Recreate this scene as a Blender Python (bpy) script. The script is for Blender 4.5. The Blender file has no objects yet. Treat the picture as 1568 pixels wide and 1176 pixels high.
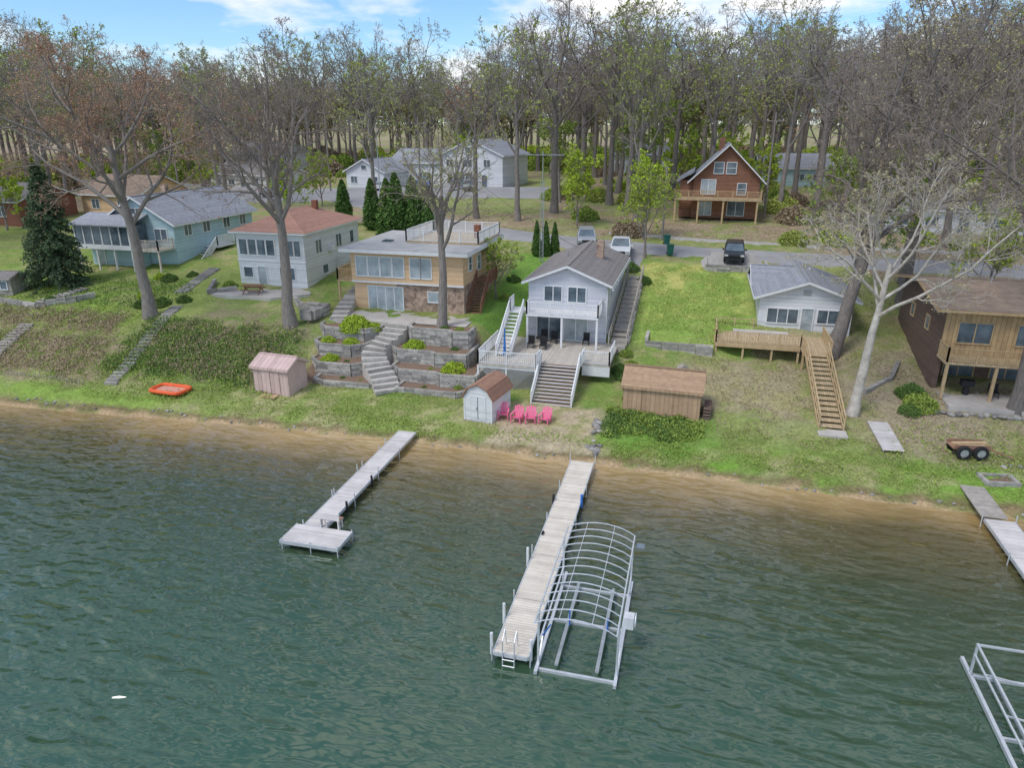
import bpy, math, random
import numpy as np
from mathutils import Vector, Matrix, noise
R=math.radians
random.seed(7)
scene=bpy.context.scene

# ------------------------------------------------------------------ materials
MATS={}
def nodes_of(m):
    m.use_nodes=True
    nt=m.node_tree
    return nt,nt.nodes,nt.links,nt.nodes['Principled BSDF']
def M(name,c,c2=None,scale=4,rough=.85,bump=0.0,band=None,metal=0,spec=.3,kind=None,detail=4,bdark=.55,stretch=(1,1,1),trans=0,dirt=0):
    m=bpy.data.materials.new(name); MATS[name]=m
    nt,N,L,bs=nodes_of(m)
    if c2 is None: c2=tuple(x*.72 for x in c)
    tc=N.new('ShaderNodeTexCoord')
    mp=N.new('ShaderNodeMapping'); mp.inputs['Scale'].default_value=stretch
    L.new(tc.outputs['Object'],mp.inputs['Vector'])
    no=N.new('ShaderNodeTexNoise'); no.inputs['Scale'].default_value=scale; no.inputs['Detail'].default_value=detail; no.inputs['Roughness'].default_value=.65
    L.new(mp.outputs[0],no.inputs['Vector'])
    mr=N.new('ShaderNodeMapRange'); mr.inputs[1].default_value=.32; mr.inputs[2].default_value=.68
    L.new(no.outputs['Fac'],mr.inputs[0])
    mx=N.new('ShaderNodeMix'); mx.data_type='RGBA'
    mx.inputs[6].default_value=(*c,1); mx.inputs[7].default_value=(*c2,1)
    L.new(mr.outputs[0],mx.inputs[0])
    col=mx.outputs[2]; h=mr.outputs[0]
    if kind=='island':
        g=N.new('ShaderNodeNewGeometry'); m1=N.new('ShaderNodeMapRange'); m1.inputs[3].default_value=.62; m1.inputs[4].default_value=1.2
        L.new(g.outputs['Random Per Island'],m1.inputs[0])
        vm=N.new('ShaderNodeVectorMath'); vm.operation='SCALE'; L.new(col,vm.inputs[0]); L.new(m1.outputs[0],vm.inputs['Scale']); col=vm.outputs[0]
    elif kind=='stone':
        vo=N.new('ShaderNodeTexVoronoi'); vo.inputs['Scale'].default_value=band or 3
        L.new(mp.outputs[0],vo.inputs['Vector'])
        sep=N.new('ShaderNodeSeparateColor'); L.new(vo.outputs['Color'],sep.inputs[0])
        mx2=N.new('ShaderNodeMix'); mx2.data_type='RGBA'
        mx2.inputs[6].default_value=(*c,1); mx2.inputs[7].default_value=(*c2,1)
        L.new(sep.outputs[0],mx2.inputs[0])
        mx3=N.new('ShaderNodeMix'); mx3.data_type='RGBA'; mx3.blend_type='MULTIPLY'; mx3.inputs[0].default_value=.3
        L.new(mx2.outputs[2],mx3.inputs[6]); L.new(no.outputs['Fac'],mx3.inputs[7])
        col=mx3.outputs[2]; h=vo.outputs['Distance']
    elif band:
        ax,sp=band
        sx=N.new('ShaderNodeSeparateXYZ'); L.new(tc.outputs['Object'],sx.inputs[0])
        mu=N.new('ShaderNodeMath'); mu.operation='MULTIPLY'; mu.inputs[1].default_value=1/sp
        L.new(sx.outputs[ax],mu.inputs[0])
        fr=N.new('ShaderNodeMath'); fr.operation='FRACT'; L.new(mu.outputs[0],fr.inputs[0])
        lt=N.new('ShaderNodeMath'); lt.operation='LESS_THAN'; lt.inputs[1].default_value=.13; L.new(fr.outputs[0],lt.inputs[0])
        fl=N.new('ShaderNodeMath'); fl.operation='FLOOR'; L.new(mu.outputs[0],fl.inputs[0])
        wn=N.new('ShaderNodeTexWhiteNoise'); wn.noise_dimensions='1D'; L.new(fl.outputs[0],wn.inputs['W'])
        m1=N.new('ShaderNodeMapRange'); m1.inputs[3].default_value=.88; m1.inputs[4].default_value=1.08
        L.new(wn.outputs['Value'],m1.inputs[0])
        m2=N.new('ShaderNodeMapRange'); m2.inputs[3].default_value=1; m2.inputs[4].default_value=bdark  # darkens each band edge; on lap siding this paints the lap's shade into colour
        L.new(lt.outputs[0],m2.inputs[0])
        mm=N.new('ShaderNodeMath'); mm.operation='MULTIPLY'; L.new(m1.outputs[0],mm.inputs[0]); L.new(m2.outputs[0],mm.inputs[1])
        vm=N.new('ShaderNodeVectorMath'); vm.operation='SCALE'; L.new(col,vm.inputs[0]); L.new(mm.outputs[0],vm.inputs['Scale'])
        col=vm.outputs[0]; h=fr.outputs[0]
    L.new(col,bs.inputs['Base Color'])
    bs.inputs['Roughness'].default_value=rough; bs.inputs['Metallic'].default_value=metal
    bs.inputs['Specular IOR Level'].default_value=spec
    if bump:
        bp=N.new('ShaderNodeBump'); bp.inputs['Strength'].default_value=bump; bp.inputs['Distance'].default_value=.03
        L.new(h,bp.inputs['Height']); L.new(bp.outputs[0],bs.inputs['Normal'])
    return m
def leafmat(name,c,c2):
    m=bpy.data.materials.new(name); MATS[name]=m
    nt,N,L,bs=nodes_of(m)
    g=N.new('ShaderNodeNewGeometry')
    oi=N.new('ShaderNodeObjectInfo')
    ad=N.new('ShaderNodeMath'); ad.operation='MULTIPLY_ADD'; ad.inputs[1].default_value=.7
    L.new(g.outputs['Random Per Island'],ad.inputs[0])
    m1=N.new('ShaderNodeMath'); m1.operation='MULTIPLY'; m1.inputs[1].default_value=.3
    L.new(oi.outputs['Random'],m1.inputs[0]); L.new(m1.outputs[0],ad.inputs[2])
    mx=N.new('ShaderNodeMix'); mx.data_type='RGBA'; mx.inputs[6].default_value=(*c,1); mx.inputs[7].default_value=(*c2,1)
    L.new(ad.outputs[0],mx.inputs[0]); L.new(mx.outputs[2],bs.inputs['Base Color'])
    bs.inputs['Roughness'].default_value=.8; bs.inputs['Specular IOR Level'].default_value=.15
    return m

M('white_paint',(.80,.80,.80),(.70,.70,.69),2,.5)
M('white_siding',(.78,.79,.80),(.70,.71,.73),1,.6,.4,(2,.15),bdark=.82)
M('cream_siding',(.72,.71,.65),(.64,.63,.57),1,.6,.4,(2,.15),bdark=.8)
M('grey_siding',(.69,.69,.73),(.61,.61,.65),1,.6,.5,(2,.17),bdark=.8)
M('blue_siding',(.50,.66,.70),(.43,.59,.64),1,.6,.4,(2,.15),bdark=.82)
M('tan_siding',(.80,.55,.33),(.72,.49,.29),1,.6,.5,(2,.2),bdark=.8)
M('tan_vertical',(.60,.42,.22),(.46,.31,.17),2,.8,.6,(0,.3),bdark=.55)
M('brown_shake',(.23,.155,.12),(.15,.105,.085),3,.9,.6,(2,.2),bdark=.5)
M('redbrown_siding',(.32,.16,.10),(.24,.12,.08),2,.85,.5,(2,.22),bdark=.6)
M('pink_siding',(.68,.50,.45),(.58,.42,.38),2,.7,.5,(0,.35),bdark=.75)
M('shed_tan',(.54,.36,.22),(.43,.29,.18),2,.8,.5,(0,.3),bdark=.7)
M('brick_wall',(.34,.15,.10),(.25,.11,.08),4,.9,.5,(2,.08),bdark=.7)
M('roof_grey',(.38,.39,.42),(.27,.28,.31),3,.95,.5,(2,.07),bdark=.8,detail=7)
M('roof_dark',(.31,.28,.265),(.21,.19,.18),3,.95,.5,(2,.07),bdark=.75,detail=7)
M('roof_red',(.50,.28,.21),(.37,.20,.15),3,.95,.5,(2,.07),bdark=.75,detail=7)
M('roof_shedred',(.46,.26,.18),(.33,.19,.13),4,.95,.5,(2,.07),bdark=.75,detail=7)
M('roof_tan',(.52,.35,.22),(.38,.25,.16),4,.95,.5,(2,.07),bdark=.75,detail=7)
M('roof_brown',(.37,.28,.21),(.24,.18,.14),1.6,.95,.5,(2,.07),bdark=.75,detail=7)
M('roof_flat',(.52,.51,.49),(.38,.37,.36),.9,.9,detail=7)
M('wood_deck',(.64,.50,.31),(.47,.35,.21),3,.8,.5,(0,.14),bdark=.45)
M('wood_plain',(.61,.45,.26),(.44,.31,.17),4,.8)
M('grey_wood',(.50,.45,.39),(.35,.32,.28),3,.85,.5,(1,.14),bdark=.45)
M('deck_boards',(.64,.58,.50),(.50,.45,.38),3,.85,.5,(0,.14),bdark=.55)
M('dock_tan',(.78,.71,.60),(.64,.57,.47),1.5,.7,.5,(1,.15),bdark=.6,detail=7)
M('dock_grey',(.74,.69,.66),(.56,.52,.49),.9,.75,.5,(1,.14),bdark=.6,detail=7)
M('timber',(.52,.49,.44),(.33,.31,.28),3,.9,.8,kind='island')
M('concrete',(.60,.56,.50),(.45,.41,.37),.8,.9,.1,detail=8)
M('asphalt',(.37,.36,.355),(.28,.275,.27),.4,.95,.1,detail=8)
M('gravel',(.48,.45,.41),(.33,.31,.29),3,.95,.3,detail=8)
M('stonework',(.62,.45,.34),(.26,.18,.14),3,.9,1,3.4,kind='stone')
M('rock',(.46,.43,.39),(.28,.26,.24),3,.9,.5,kind='island')
M('mulch',(.32,.22,.15),(.17,.115,.085),9,1,.6,detail=8)
M('alu',(.74,.76,.78),(.60,.62,.64),4,.38,metal=.4,spec=.5)
M('galv',(.48,.50,.51),(.36,.38,.39),4,.5,metal=.4)
M('black',(.03,.03,.032),(.02,.02,.021),4,.6)
M('tyre',(.03,.03,.03),None,4,.9)
M('glass',(.18,.23,.27),(.05,.07,.085),.7,.06,spec=.8)
M('curtain_glass',(.52,.57,.59),(.26,.31,.33),.9,.08,spec=.8)
M('car_black',(.025,.03,.035),None,2,.2,spec=.6)
M('car_white',(.75,.76,.77),(.70,.71,.72),2,.25,spec=.6)
M('car_silver',(.5,.52,.54),(.46,.48,.5),2,.28,metal=.3,spec=.6)
M('lamp_glass',(.6,.6,.58),None,2,.2)
M('tail_red',(.45,.02,.015),None,2,.3)
M('pink_plastic',(.88,.20,.36),(.8,.16,.30),2,.45)
M('orange_plastic',(.90,.16,.05),(.82,.13,.04),2,.45)
M('raft_floor',(.75,.40,.30),(.62,.30,.22),3,.5)
M('blue_plastic',(.04,.20,.62),None,2,.4)
M('green_plastic',(.03,.16,.12),None,2,.4)
M('bark',(.34,.30,.265),(.19,.165,.145),3,.95,.8,stretch=(3,3,.6))
M('bark_dark',(.27,.235,.21),(.15,.13,.115),3,.95,.8,stretch=(3,3,.6))
M('bark_pale',(.66,.61,.54),(.38,.33,.28),2.2,.9,.5)
M('twig',(.35,.285,.245),(.25,.205,.175),1,.95,detail=1)
M('twig_grey',(.39,.345,.315),(.28,.245,.225),1,.95,detail=1)
M('twig_red',(.43,.32,.26),(.31,.23,.19),1,.95,detail=1)
leafmat('leaf_redbud',(.55,.31,.20),(.43,.28,.17))
leafmat('leaf_yg',(.45,.48,.12),(.29,.36,.09))
leafmat('leaf_spring',(.35,.43,.09),(.21,.31,.06))
leafmat('leaf_green',(.17,.26,.065),(.09,.165,.045))
leafmat('leaf_lime',(.48,.57,.06),(.28,.42,.045))
leafmat('leaf_conifer',(.13,.19,.09),(.06,.10,.055))
leafmat('leaf_arbor',(.15,.25,.06),(.07,.14,.04))
leafmat('leaf_brown',(.42,.33,.22),(.28,.21,.14))
leafmat('leaf_tanbud',(.48,.44,.21),(.36,.30,.17))
leafmat('grass_blade',(.35,.41,.11),(.22,.31,.07))

# ------------------------------------------------------------------ builders
class Part:
    def __init__(s,mat): s.v=[];s.f=[];s.mat=mat;s.smooth=False
    def add(s,vs,fs):
        o=len(s.v); s.v+= [tuple(v) for v in vs]; s.f+=[tuple(i+o for i in f) for f in fs]; return s
    def box(s,x0,x1,y0,y1,z0,z1):
        return s.add([(x0,y0,z0),(x1,y0,z0),(x1,y1,z0),(x0,y1,z0),(x0,y0,z1),(x1,y0,z1),(x1,y1,z1),(x0,y1,z1)],
              [(3,2,1,0),(4,5,6,7),(0,1,5,4),(1,2,6,5),(2,3,7,6),(3,0,4,7)])
    def prism(s,pts,axis,a,b):
        n=len(pts); vs=[]
        for t in (a,b):
            for (p,q) in pts:
                vs.append((t,p,q) if axis=='x' else (p,t,q) if axis=='y' else (p,q,t))
        fs=[tuple(range(n-1,-1,-1)),tuple(range(n,2*n))]+[(i,(i+1)%n,n+(i+1)%n,n+i) for i in range(n)]
        return s.add(vs,fs)
    def beam(s,p,q,w,h=None):
        h=h or w; p=Vector(p);q=Vector(q); d=(q-p).normalized()
        up=Vector((0,0,1)) if abs(d.z)<.95 else Vector((0,1,0))
        u=d.cross(up).normalized()*(w/2); v=u.cross(d).normalized()*(h/2)
        vs=[p-u-v,p+u-v,p+u+v,p-u+v,q-u-v,q+u-v,q+u+v,q-u+v]
        return s.add(vs,[(3,2,1,0),(4,5,6,7),(0,1,5,4),(1,2,6,5),(2,3,7,6),(3,0,4,7)])
    def cyl(s,p,q,r,r2=None,n=10):
        r2=r if r2 is None else r2
        p=Vector(p);q=Vector(q);d=(q-p).normalized()
        up=Vector((0,0,1)) if abs(d.z)<.9 else Vector((0,1,0))
        u=d.cross(up).normalized(); v=u.cross(d).normalized()
        vs=[];
        for c,rr in((p,r),(q,r2)):
            for i in range(n):
                a=2*math.pi*i/n; vs.append(c+(u*math.cos(a)+v*math.sin(a))*rr)
        return s.add(vs,[tuple(range(n-1,-1,-1)),tuple(range(n,2*n))]+[(i,(i+1)%n,n+(i+1)%n,n+i) for i in range(n)])
    def path(s,pts,r,n=6):
        for a,b in zip(pts[:-1],pts[1:]): s.cyl(a,b,r,n=n)
        return s
class B:
    def __init__(s,name,loc=(0,0,0),rot=0):
        s.name=name;s.loc=loc;s.rot=rot;s.parts={}
    def p(s,pn,mat):
        if pn not in s.parts: s.parts[pn]=Part(mat)
        return s.parts[pn]
    def done(s,bevel=0):
        import bmesh
        obs=[]
        single=len(s.parts)==1
        root=None
        if not single:
            root=bpy.data.objects.new(s.name,None); scene.collection.objects.link(root)
            root.empty_display_size=.3
            root.location=s.loc; root.rotation_euler=(0,0,R(s.rot))
        for pn,pt in s.parts.items():
            me=bpy.data.meshes.new(s.name+'_'+pn); me.from_pydata(pt.v,[],pt.f); me.materials.append(MATS[pt.mat])
            bm=bmesh.new(); bm.from_mesh(me); bmesh.ops.recalc_face_normals(bm,faces=bm.faces); bm.to_mesh(me); bm.free()
            ob=bpy.data.objects.new(s.name if single else pn,me); scene.collection.objects.link(ob)
            if root: ob.parent=root
            else: ob.location=s.loc; ob.rotation_euler=(0,0,R(s.rot))
            if bevel:
                md=ob.modifiers.new('b','BEVEL'); md.width=bevel; md.segments=2; md.limit_method='ANGLE'
            if pt.smooth:
                for pl in me.polygons: pl.use_smooth=True
            obs.append(ob)
        return root or obs[0]

def railing(pt,p,q,h=.95,sp=.14,post=1.8,w=.05,pw=.1):
    p=Vector(p);q=Vector(q);L=(q-p).length; n=max(1,round(L/post))
    up=Vector((0,0,1))
    for i in range(n+1):
        a=p.lerp(q,i/n); pt.beam(a,a+up*(h+.06),pw)
    pt.beam(p+up*h,q+up*h,.09,.05); pt.beam(p+up*.1,q+up*.1,.05,.05)
    m=int(L/sp)
    for i in range(1,m):
        a=p.lerp(q,i/m); pt.beam(a+up*.1,a+up*h,.035)
def stairs(pt,x0,x1,yb,zb,yt,zt,n,closed=False):
    for i in range(n):
        y=yb+(yt-yb)*i/n; z=zb+(zt-zb)*(i+1)/n; dy=(yt-yb)/n
        a,b=sorted((y,y+dy*.97))
        pt.box(x0,x1,a,b,(zb if closed else z-.05),z)
def wmap(face,W,D):
    if face=='F': return lambda u,n,z:(u,-n,z)
    if face=='B': return lambda u,n,z:(u,D+n,z)
    if face=='R': return lambda u,n,z:(W+n,u,z)
    if face=='L': return lambda u,n,z:(-n,u,z)
def wbox(pt,f,u0,u1,n0,n1,z0,z1):
    a=f(u0,n0,z0); b=f(u1,n1,z1)
    x0,x1=sorted((a[0],b[0]));y0,y1=sorted((a[1],b[1]))
    pt.box(x0,x1,y0,y1,z0,z1)
def win(b,face,u,z,w,h,nx=2,ny=1,W=0,D=0,trim='white_paint',glass='glass',off=0,fw=.08):
    f0=wmap(face,W,D); f=lambda uu,n,zz:f0(uu,n+off,zz)
    g=b.p('window_glass' if glass=='glass' else 'window_glass_bright',glass); t=b.p('window_frames',trim)
    wbox(g,f,u,u+w,-.05,.02,z,z+h)
    wbox(t,f,u-fw,u,-.04,.07,z-fw,z+h+fw); wbox(t,f,u+w,u+w+fw,-.04,.07,z-fw,z+h+fw)
    wbox(t,f,u,u+w,-.04,.07,z+h,z+h+fw); wbox(t,f,u,u+w,-.04,.09,z-fw,z)
    for i in range(1,nx): 
        c=u+w*i/nx; wbox(t,f,c-.035,c+.035,-.03,.05,z,z+h)
    for j in range(1,ny):
        c=z+h*j/ny; wbox(t,f,u,u+w,-.03,.045,c-.025,c+.025)
def gable(b,x0,x1,y0,y1,z0,h,rise,axis,wall,roof,over=.4,trim='white_paint',tag=''):
    if axis=='y': a0,a1,l0,l1=x0,x1,y0,y1
    else: a0,a1,l0,l1=y0,y1,x0,x1
    mid=(a0+a1)/2; s=rise/((a1-a0)/2)
    b.p('walls'+tag,wall).prism([(a0,z0),(a1,z0),(a1,z0+h),(mid,z0+h+rise),(a0,z0+h)],axis,l0,l1)
    rp=b.p('roof'+tag,roof); tp=b.p('fascia'+tag,trim); e=.015
    for sg in(-1,1):
        ea=(a0-over) if sg<0 else (a1+over); ez=z0+h-over*s+e
        rp.prism([(ea,ez),(mid,z0+h+rise+e),(mid,z0+h+rise+.13),(ea,ez+.13)],axis,l0-over,l1+over)
        for (q0,q1) in((l0-over-.05,l0-over-.003),(l1+over+.003,l1+over+.05)):
            tp.prism([(ea,ez-.08),(mid,z0+h+rise-.07),(mid,z0+h+rise+.11),(ea,ez+.11)],axis,q0,q1)
        g0,g1=(ea-.05,ea-.004) if sg<0 else (ea+.004,ea+.05)
        if axis=='y': tp.box(g0,g1,l0-over,l1+over,ez-.07,ez+.1)
        else: tp.box(l0-over,l1+over,g0,g1,ez-.07,ez+.1)
    rp2=b.p('ridge_cap'+tag,roof)
    if axis=='y': rp2.box(mid-.12,mid+.12,l0-over,l1+over,z0+h+rise+.10,z0+h+rise+.15)
    else: rp2.box(l0-over,l1+over,mid-.12,mid+.12,z0+h+rise+.10,z0+h+rise+.15)
def hip(b,x0,x1,y0,y1,z0,h,rise,wall,roof,over=.45):
    b.p('walls',wall).box(x0,x1,y0,y1,z0,z0+h)
    X0,X1,Y0,Y1=x0-over,x1+over,y0-over,y1+over; z=z0+h; hw=(X1-X0)/2; mx=(X0+X1)/2
    r0=(mx,Y0+hw,z+rise); r1=(mx,Y1-hw,z+rise)
    b.p('fascia','white_paint').box(X0,X1,Y0,Y1,z+.003,z+.16)
    z2=z+.17
    vs=[(X0-.03,Y0-.03,z2),(X1+.03,Y0-.03,z2),(X1+.03,Y1+.03,z2),(X0-.03,Y1+.03,z2),(r0[0],r0[1],z2+rise),(r1[0],r1[1],z2+rise)]
    b.p('roof',roof).add(vs,[(3,2,1,0),(0,1,4),(1,2,5,4),(2,3,5),(3,0,4,5)])

# ------------------------------------------------------------------ terrain
far=[(110,8.4),(200,9.3),(700,20)]
cols=[
(-48,[(37.0,0),(38.3,.45),(40,.9),(49.5,4.0),(58,5.0),(66,6.2),(80,7.3)]),
(-31,[(37.9,0),(39.2,.45),(42.8,.9),(49,3.6),(52,4.1),(60,4.9),(70,6.2),(80,7.2)]),
(-28.3,[(38.1,0),(39.5,.45),(43.8,.9),(49,2.7),(51,4.0),(60,4.7),(70,6.2),(80,7.2)]),
(-27,[(38.2,0),(39.5,.45),(44.3,.9),(50.2,1.0),(51.2,4.0),(60,4.6),(70,6.3),(80,7.2)]),
(-16.5,[(38.5,0),(39.8,.45),(44.3,.9),(49.5,1.0),(51,4.0),(60,4.5),(68,6.1),(80,7.1)]),
(-14,[(38.4,0),(39.7,.45),(44.8,.9),(49,1.4),(54,2.7),(60,3.9),(68,5.6),(80,7.0)]),
(-5,[(38.2,0),(39.5,.4),(45,.95),(50,1.6),(54,2.6),(60,4.0),(66,5.3),(72,6.4),(80,6.9)]),
(1.5,[(37.9,0),(39.2,.4),(46,1.15),(52,1.9),(54.6,2.2),(55.2,2.9),(60,4.0),(66,5.3),(72,6.3),(80,6.8)]),
(4,[(37.9,0),(39.2,.4),(46,1.1),(52,1.7),(55.5,2.05),(57.5,2.9),(60,4.0),(66,5.3),(72,6.3),(80,6.8)]),
(13,[(37.5,0),(39,.4),(46,1.1),(52,1.8),(56,2.2),(59,3.1),(66,4.8),(72,6.2),(80,6.8)]),
(20,[(37.2,0),(39,.4),(46,1.0),(50,1.7),(53,1.9),(62,3.5),(72,6),(80,6.8)]),
]
CX=np.array([c[0] for c in cols],float)
CP=[(np.array([-60,20]+[p[0]-0 for p in c[1]]+[f[0] for f in far],float),np.array([-6,-3]+[p[1] for p in c[1]]+[f[1] for f in far],float)) for c in cols]
def Hn(x,y):
    x=np.asarray(x,float);y=np.asarray(y,float)
    prof=np.stack([np.interp(y,a,b) for a,b in CP],0)
    xi=np.clip(np.interp(x,CX,np.arange(len(CX))),0,len(CX)-1.0001)
    i=np.floor(xi).astype(int); f=xi-i; f=f*f*(3-2*f)
    idx=np.arange(len(x))
    return prof[i,idx]*(1-f)+prof[i+1,idx]*f
def H(x,y): return float(Hn([x],[y])[0])
def fbm(x,y,s,o=4,seed=0):
    out=np.zeros_like(x); r=np.random.default_rng(seed); amp=1;tot=0
    for k in range(o):
        n=64; g=r.random((n,n)); u=(x*s)%n; v=(y*s)%n
        i=np.floor(u).astype(int)%n; j=np.floor(v).astype(int)%n; fu=u-np.floor(u); fv=v-np.floor(v)
        fu=fu*fu*(3-2*fu); fv=fv*fv*(3-2*fv)
        a=g[i,j]*(1-fu)+g[(i+1)%n,j]*fu; b=g[i,(j+1)%n]*(1-fu)+g[(i+1)%n,(j+1)%n]*fu
        out+=amp*(a*(1-fv)+b*fv); tot+=amp; amp*=.55; s*=2.1; x=x+17.3; y=y+5.1
    return out/tot
def axis_pts(segs):
    out=[]
    for a,b,s in segs:
        n=max(1,int(round((b-a)/s))); out+=list(np.linspace(a,b,n,endpoint=False))
    out.append(segs[-1][1]); return np.array(out)
xs=axis_pts([(-900,-200,60),(-200,-75,5),(-75,30,.33),(30,100,4),(100,900,60)])
ys=axis_pts([(-100,30,26),(30,36,1),(36,64,.3),(64,110,.7),(110,220,4),(220,1500,60)])
GX,GY=np.meshgrid(xs,ys); gx=GX.ravel();gy=GY.ravel()
gz=Hn(gx,gy)
inland=np.clip((gy-39)/3,0,1)
gz=gz+(fbm(gx,gy,.5,4,3)-.5)*.35*inland+(fbm(gx,gy,1.3,2,9)-.5)*.16*np.clip((gy-36.5)/2,0,1)
n1=fbm(gx,gy,.35,5,11); n2=fbm(gx,gy,1.1,4,12); n3=fbm(gx,gy,.12,4,13); n4=fbm(gx,gy,2.6,3,14); n5=fbm(gx,gy,.7,5,15)
def mixc(c,d,f): f=np.clip(f,0,1)[:,None]; return c*(1-f)+np.array(d)*f
def sm(v,a,b): 
    t=np.clip((v-a)/(b-a),0,1); return t*t*(3-2*t)
def rect(x0,x1,y0,y1,s=1.0,j=1.2):
    px=gx+(n1-.5)*j*2; py=gy+(n2-.5)*j*2
    return sm(px,x0-s,x0+s)*(1-sm(px,x1-s,x1+s))*sm(py,y0-s,y0+s)*(1-sm(py,y1-s,y1+s))
col=np.tile(np.array([.25,.29,.09]),(len(gx),1))
col=mixc(col,(.41,.35,.19),sm(n1,.47,.63)*.65)
col=mixc(col,(.17,.28,.055),sm(n2,.48,.62)*.7)
forest=sm(gy+(n3-.5)*10,80,86)
forest=np.maximum(forest,rect(11,60,62,200,2))
col=mixc(col,(.36,.27,.185),forest*.9); col=mixc(col,(.26,.32,.095),forest*sm(n1,.46,.58)*.85); col=mixc(col,(.47,.36,.26),forest*sm(n2,.55,.7)*.5)
r=rect(-66,-24,96,150,2); col=mixc(col,(.26,.33,.10),r*.6)
# right leaf littered yard
r=rect(0,40,43,60,1.5); col=mixc(col,(.39,.32,.21),r*.7*sm(n2,.40,.62)+r*.15)
r=rect(11,40,40,58,1.5); col=mixc(col,(.40,.33,.235),r*.65*sm(n1,.36,.58))
# lawns
r=rect(-4.6,4.9,54.8,71.5,.5,.3); col=mixc(col,(.27,.38,.085),r*.95); col=mixc(col,(.50,.47,.15),r*sm(gy,60,70)*sm(n1,.35,.6)*.8+r*sm(n5,.50,.64)*.4); col=mixc(col,(.20,.33,.06),r*sm(n2,.54,.66)*.5)
r=rect(-5,22,38.4,41.8,.6); col=mixc(col,(.19,.35,.05),r*sm(n1,.36,.52)*.9); col=mixc(col,(.42,.38,.20),r*sm(n5,.53,.66)*.6)
r=rect(2,11,41,46,1); col=mixc(col,(.26,.33,.095),r*.6)
r=rect(-4.5,2,40,44.5,.6); col=mixc(col,(.16,.30,.05),r*.8)
r=rect(-50,-14,38.6,43.5,.5); col=mixc(col,(.26,.33,.09),r*.75); col=mixc(col,(.44,.39,.21),r*sm(n5,.47,.62)*.65)
r=rect(-75,-36,38.2,39.8,.3,.2); col=mixc(col,(.23,.35,.065),r*.8)
# banks at left
r=rect(-44,-29,41.5,52,.8); col=mixc(col,(.17,.24,.065),r*.8); col=mixc(col,(.30,.235,.16),r*sm(n2,.45,.59)*.7)
r=rect(-70,-43,40.2,46,.8); col=mixc(col,(.20,.24,.08),r*.7); col=mixc(col,(.34,.25,.18),r*.85*sm(n2,.37,.54))
r=rect(-75,-45,46,58,.8); col=mixc(col,(.24,.34,.07),r*.85); col=mixc(col,(.37,.33,.17),r*sm(n5,.49,.64)*.5)
r=rect(-62,-46,46,48.6,.6); col=mixc(col,(.30,.22,.15),r*.8*sm(n2,.35,.5))
r=rect(-46,-40,49,64,.8); col=mixc(col,(.30,.36,.10),r*.8)
# bare dirt at the landing
r=rect(-12,-4.8,38.9,44.6,.7); col=mixc(col,(.50,.395,.28),r*.85*sm(n2,.3,.5))
r=rect(-17.5,-13.6,52.5,72,.5,.3); col=mixc(col,(.18,.33,.06),r*.9)
# terraces
r=rect(-28,-15.5,44.6,51,.3,.1); col=mixc(col,(.28,.19,.135),r)
# sand and lake bed, dark wet bank edge
shore=Hn(gx,gy)
sand=1-sm(shore+(n2-.5)*.40,.02,.17); col=mixc(col,(.46,.33,.19),sand)
col=mixc(col,(.19,.13,.08),(1-np.abs(np.clip((shore+(n2-.5)*.25-.17)/.13,-1,1)))*.85)
col*=(0.8+.4*n4)[:,None]
def np_mesh(name,V,Fs,mats,midx=None,smooth=False):
    me=bpy.data.meshes.new(name)
    me.vertices.add(len(V)); me.vertices.foreach_set('co',np.asarray(V,np.float32).ravel())
    tot=sum(f.size for f in Fs); npoly=sum(len(f) for f in Fs)
    me.loops.add(tot); me.loops.foreach_set('vertex_index',np.concatenate([f.ravel() for f in Fs]).astype(np.int32))
    cnt=np.concatenate([np.full(len(f),f.shape[1]) for f in Fs]); st=np.concatenate([[0],np.cumsum(cnt)[:-1]])
    me.polygons.add(npoly); me.polygons.foreach_set('loop_start',st.astype(np.int32))
    for m in mats: me.materials.append(MATS[m])
    if midx is not None: me.polygons.foreach_set('material_index',np.asarray(midx,np.int32))
    if smooth: me.polygons.foreach_set('use_smooth',np.ones(npoly,bool))
    me.update(calc_edges=True); me.validate()
    return me
nx,ny=len(xs),len(ys)
I,J=np.meshgrid(np.arange(nx-1),np.arange(ny-1)); a=(J*nx+I).ravel()
F=np.stack([a,a+1,a+1+nx,a+nx],1)
m=bpy.data.materials.new('ground'); MATS['ground']=m
nt,N,L,bs=nodes_of(m)
at=N.new('ShaderNodeVertexColor'); at.layer_name='zone'
tc=N.new('ShaderNodeTexCoord')
no=N.new('ShaderNodeTexNoise'); no.inputs['Scale'].default_value=5; no.inputs['Detail'].default_value=7; no.inputs['Roughness'].default_value=.8
L.new(tc.outputs['Object'],no.inputs['Vector'])
mr=N.new('ShaderNodeMapRange'); mr.inputs[1].default_value=.3; mr.inputs[2].default_value=.7; mr.inputs[3].default_value=.5; mr.inputs[4].default_value=1.45
L.new(no.outputs['Fac'],mr.inputs[0])
vm=N.new('ShaderNodeVectorMath'); vm.operation='SCALE'; L.new(at.outputs['Color'],vm.inputs[0]); L.new(mr.outputs[0],vm.inputs['Scale'])
L.new(vm.outputs[0],bs.inputs['Base Color']); bs.inputs['Roughness'].default_value=1; bs.inputs['Specular IOR Level'].default_value=.1
bp=N.new('ShaderNodeBump'); bp.inputs['Strength'].default_value=.6; bp.inputs['Distance'].default_value=.06
L.new(no.outputs['Fac'],bp.inputs['Height']); L.new(bp.outputs[0],bs.inputs['Normal'])
me=np_mesh('ground',np.stack([gx,gy,gz],1),[F],['ground'],smooth=True)
ca=me.color_attributes.new('zone','FLOAT_COLOR','POINT')
ca.data.foreach_set('color',np.concatenate([col,np.ones((len(col),1))],1).astype(np.float32).ravel())
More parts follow.
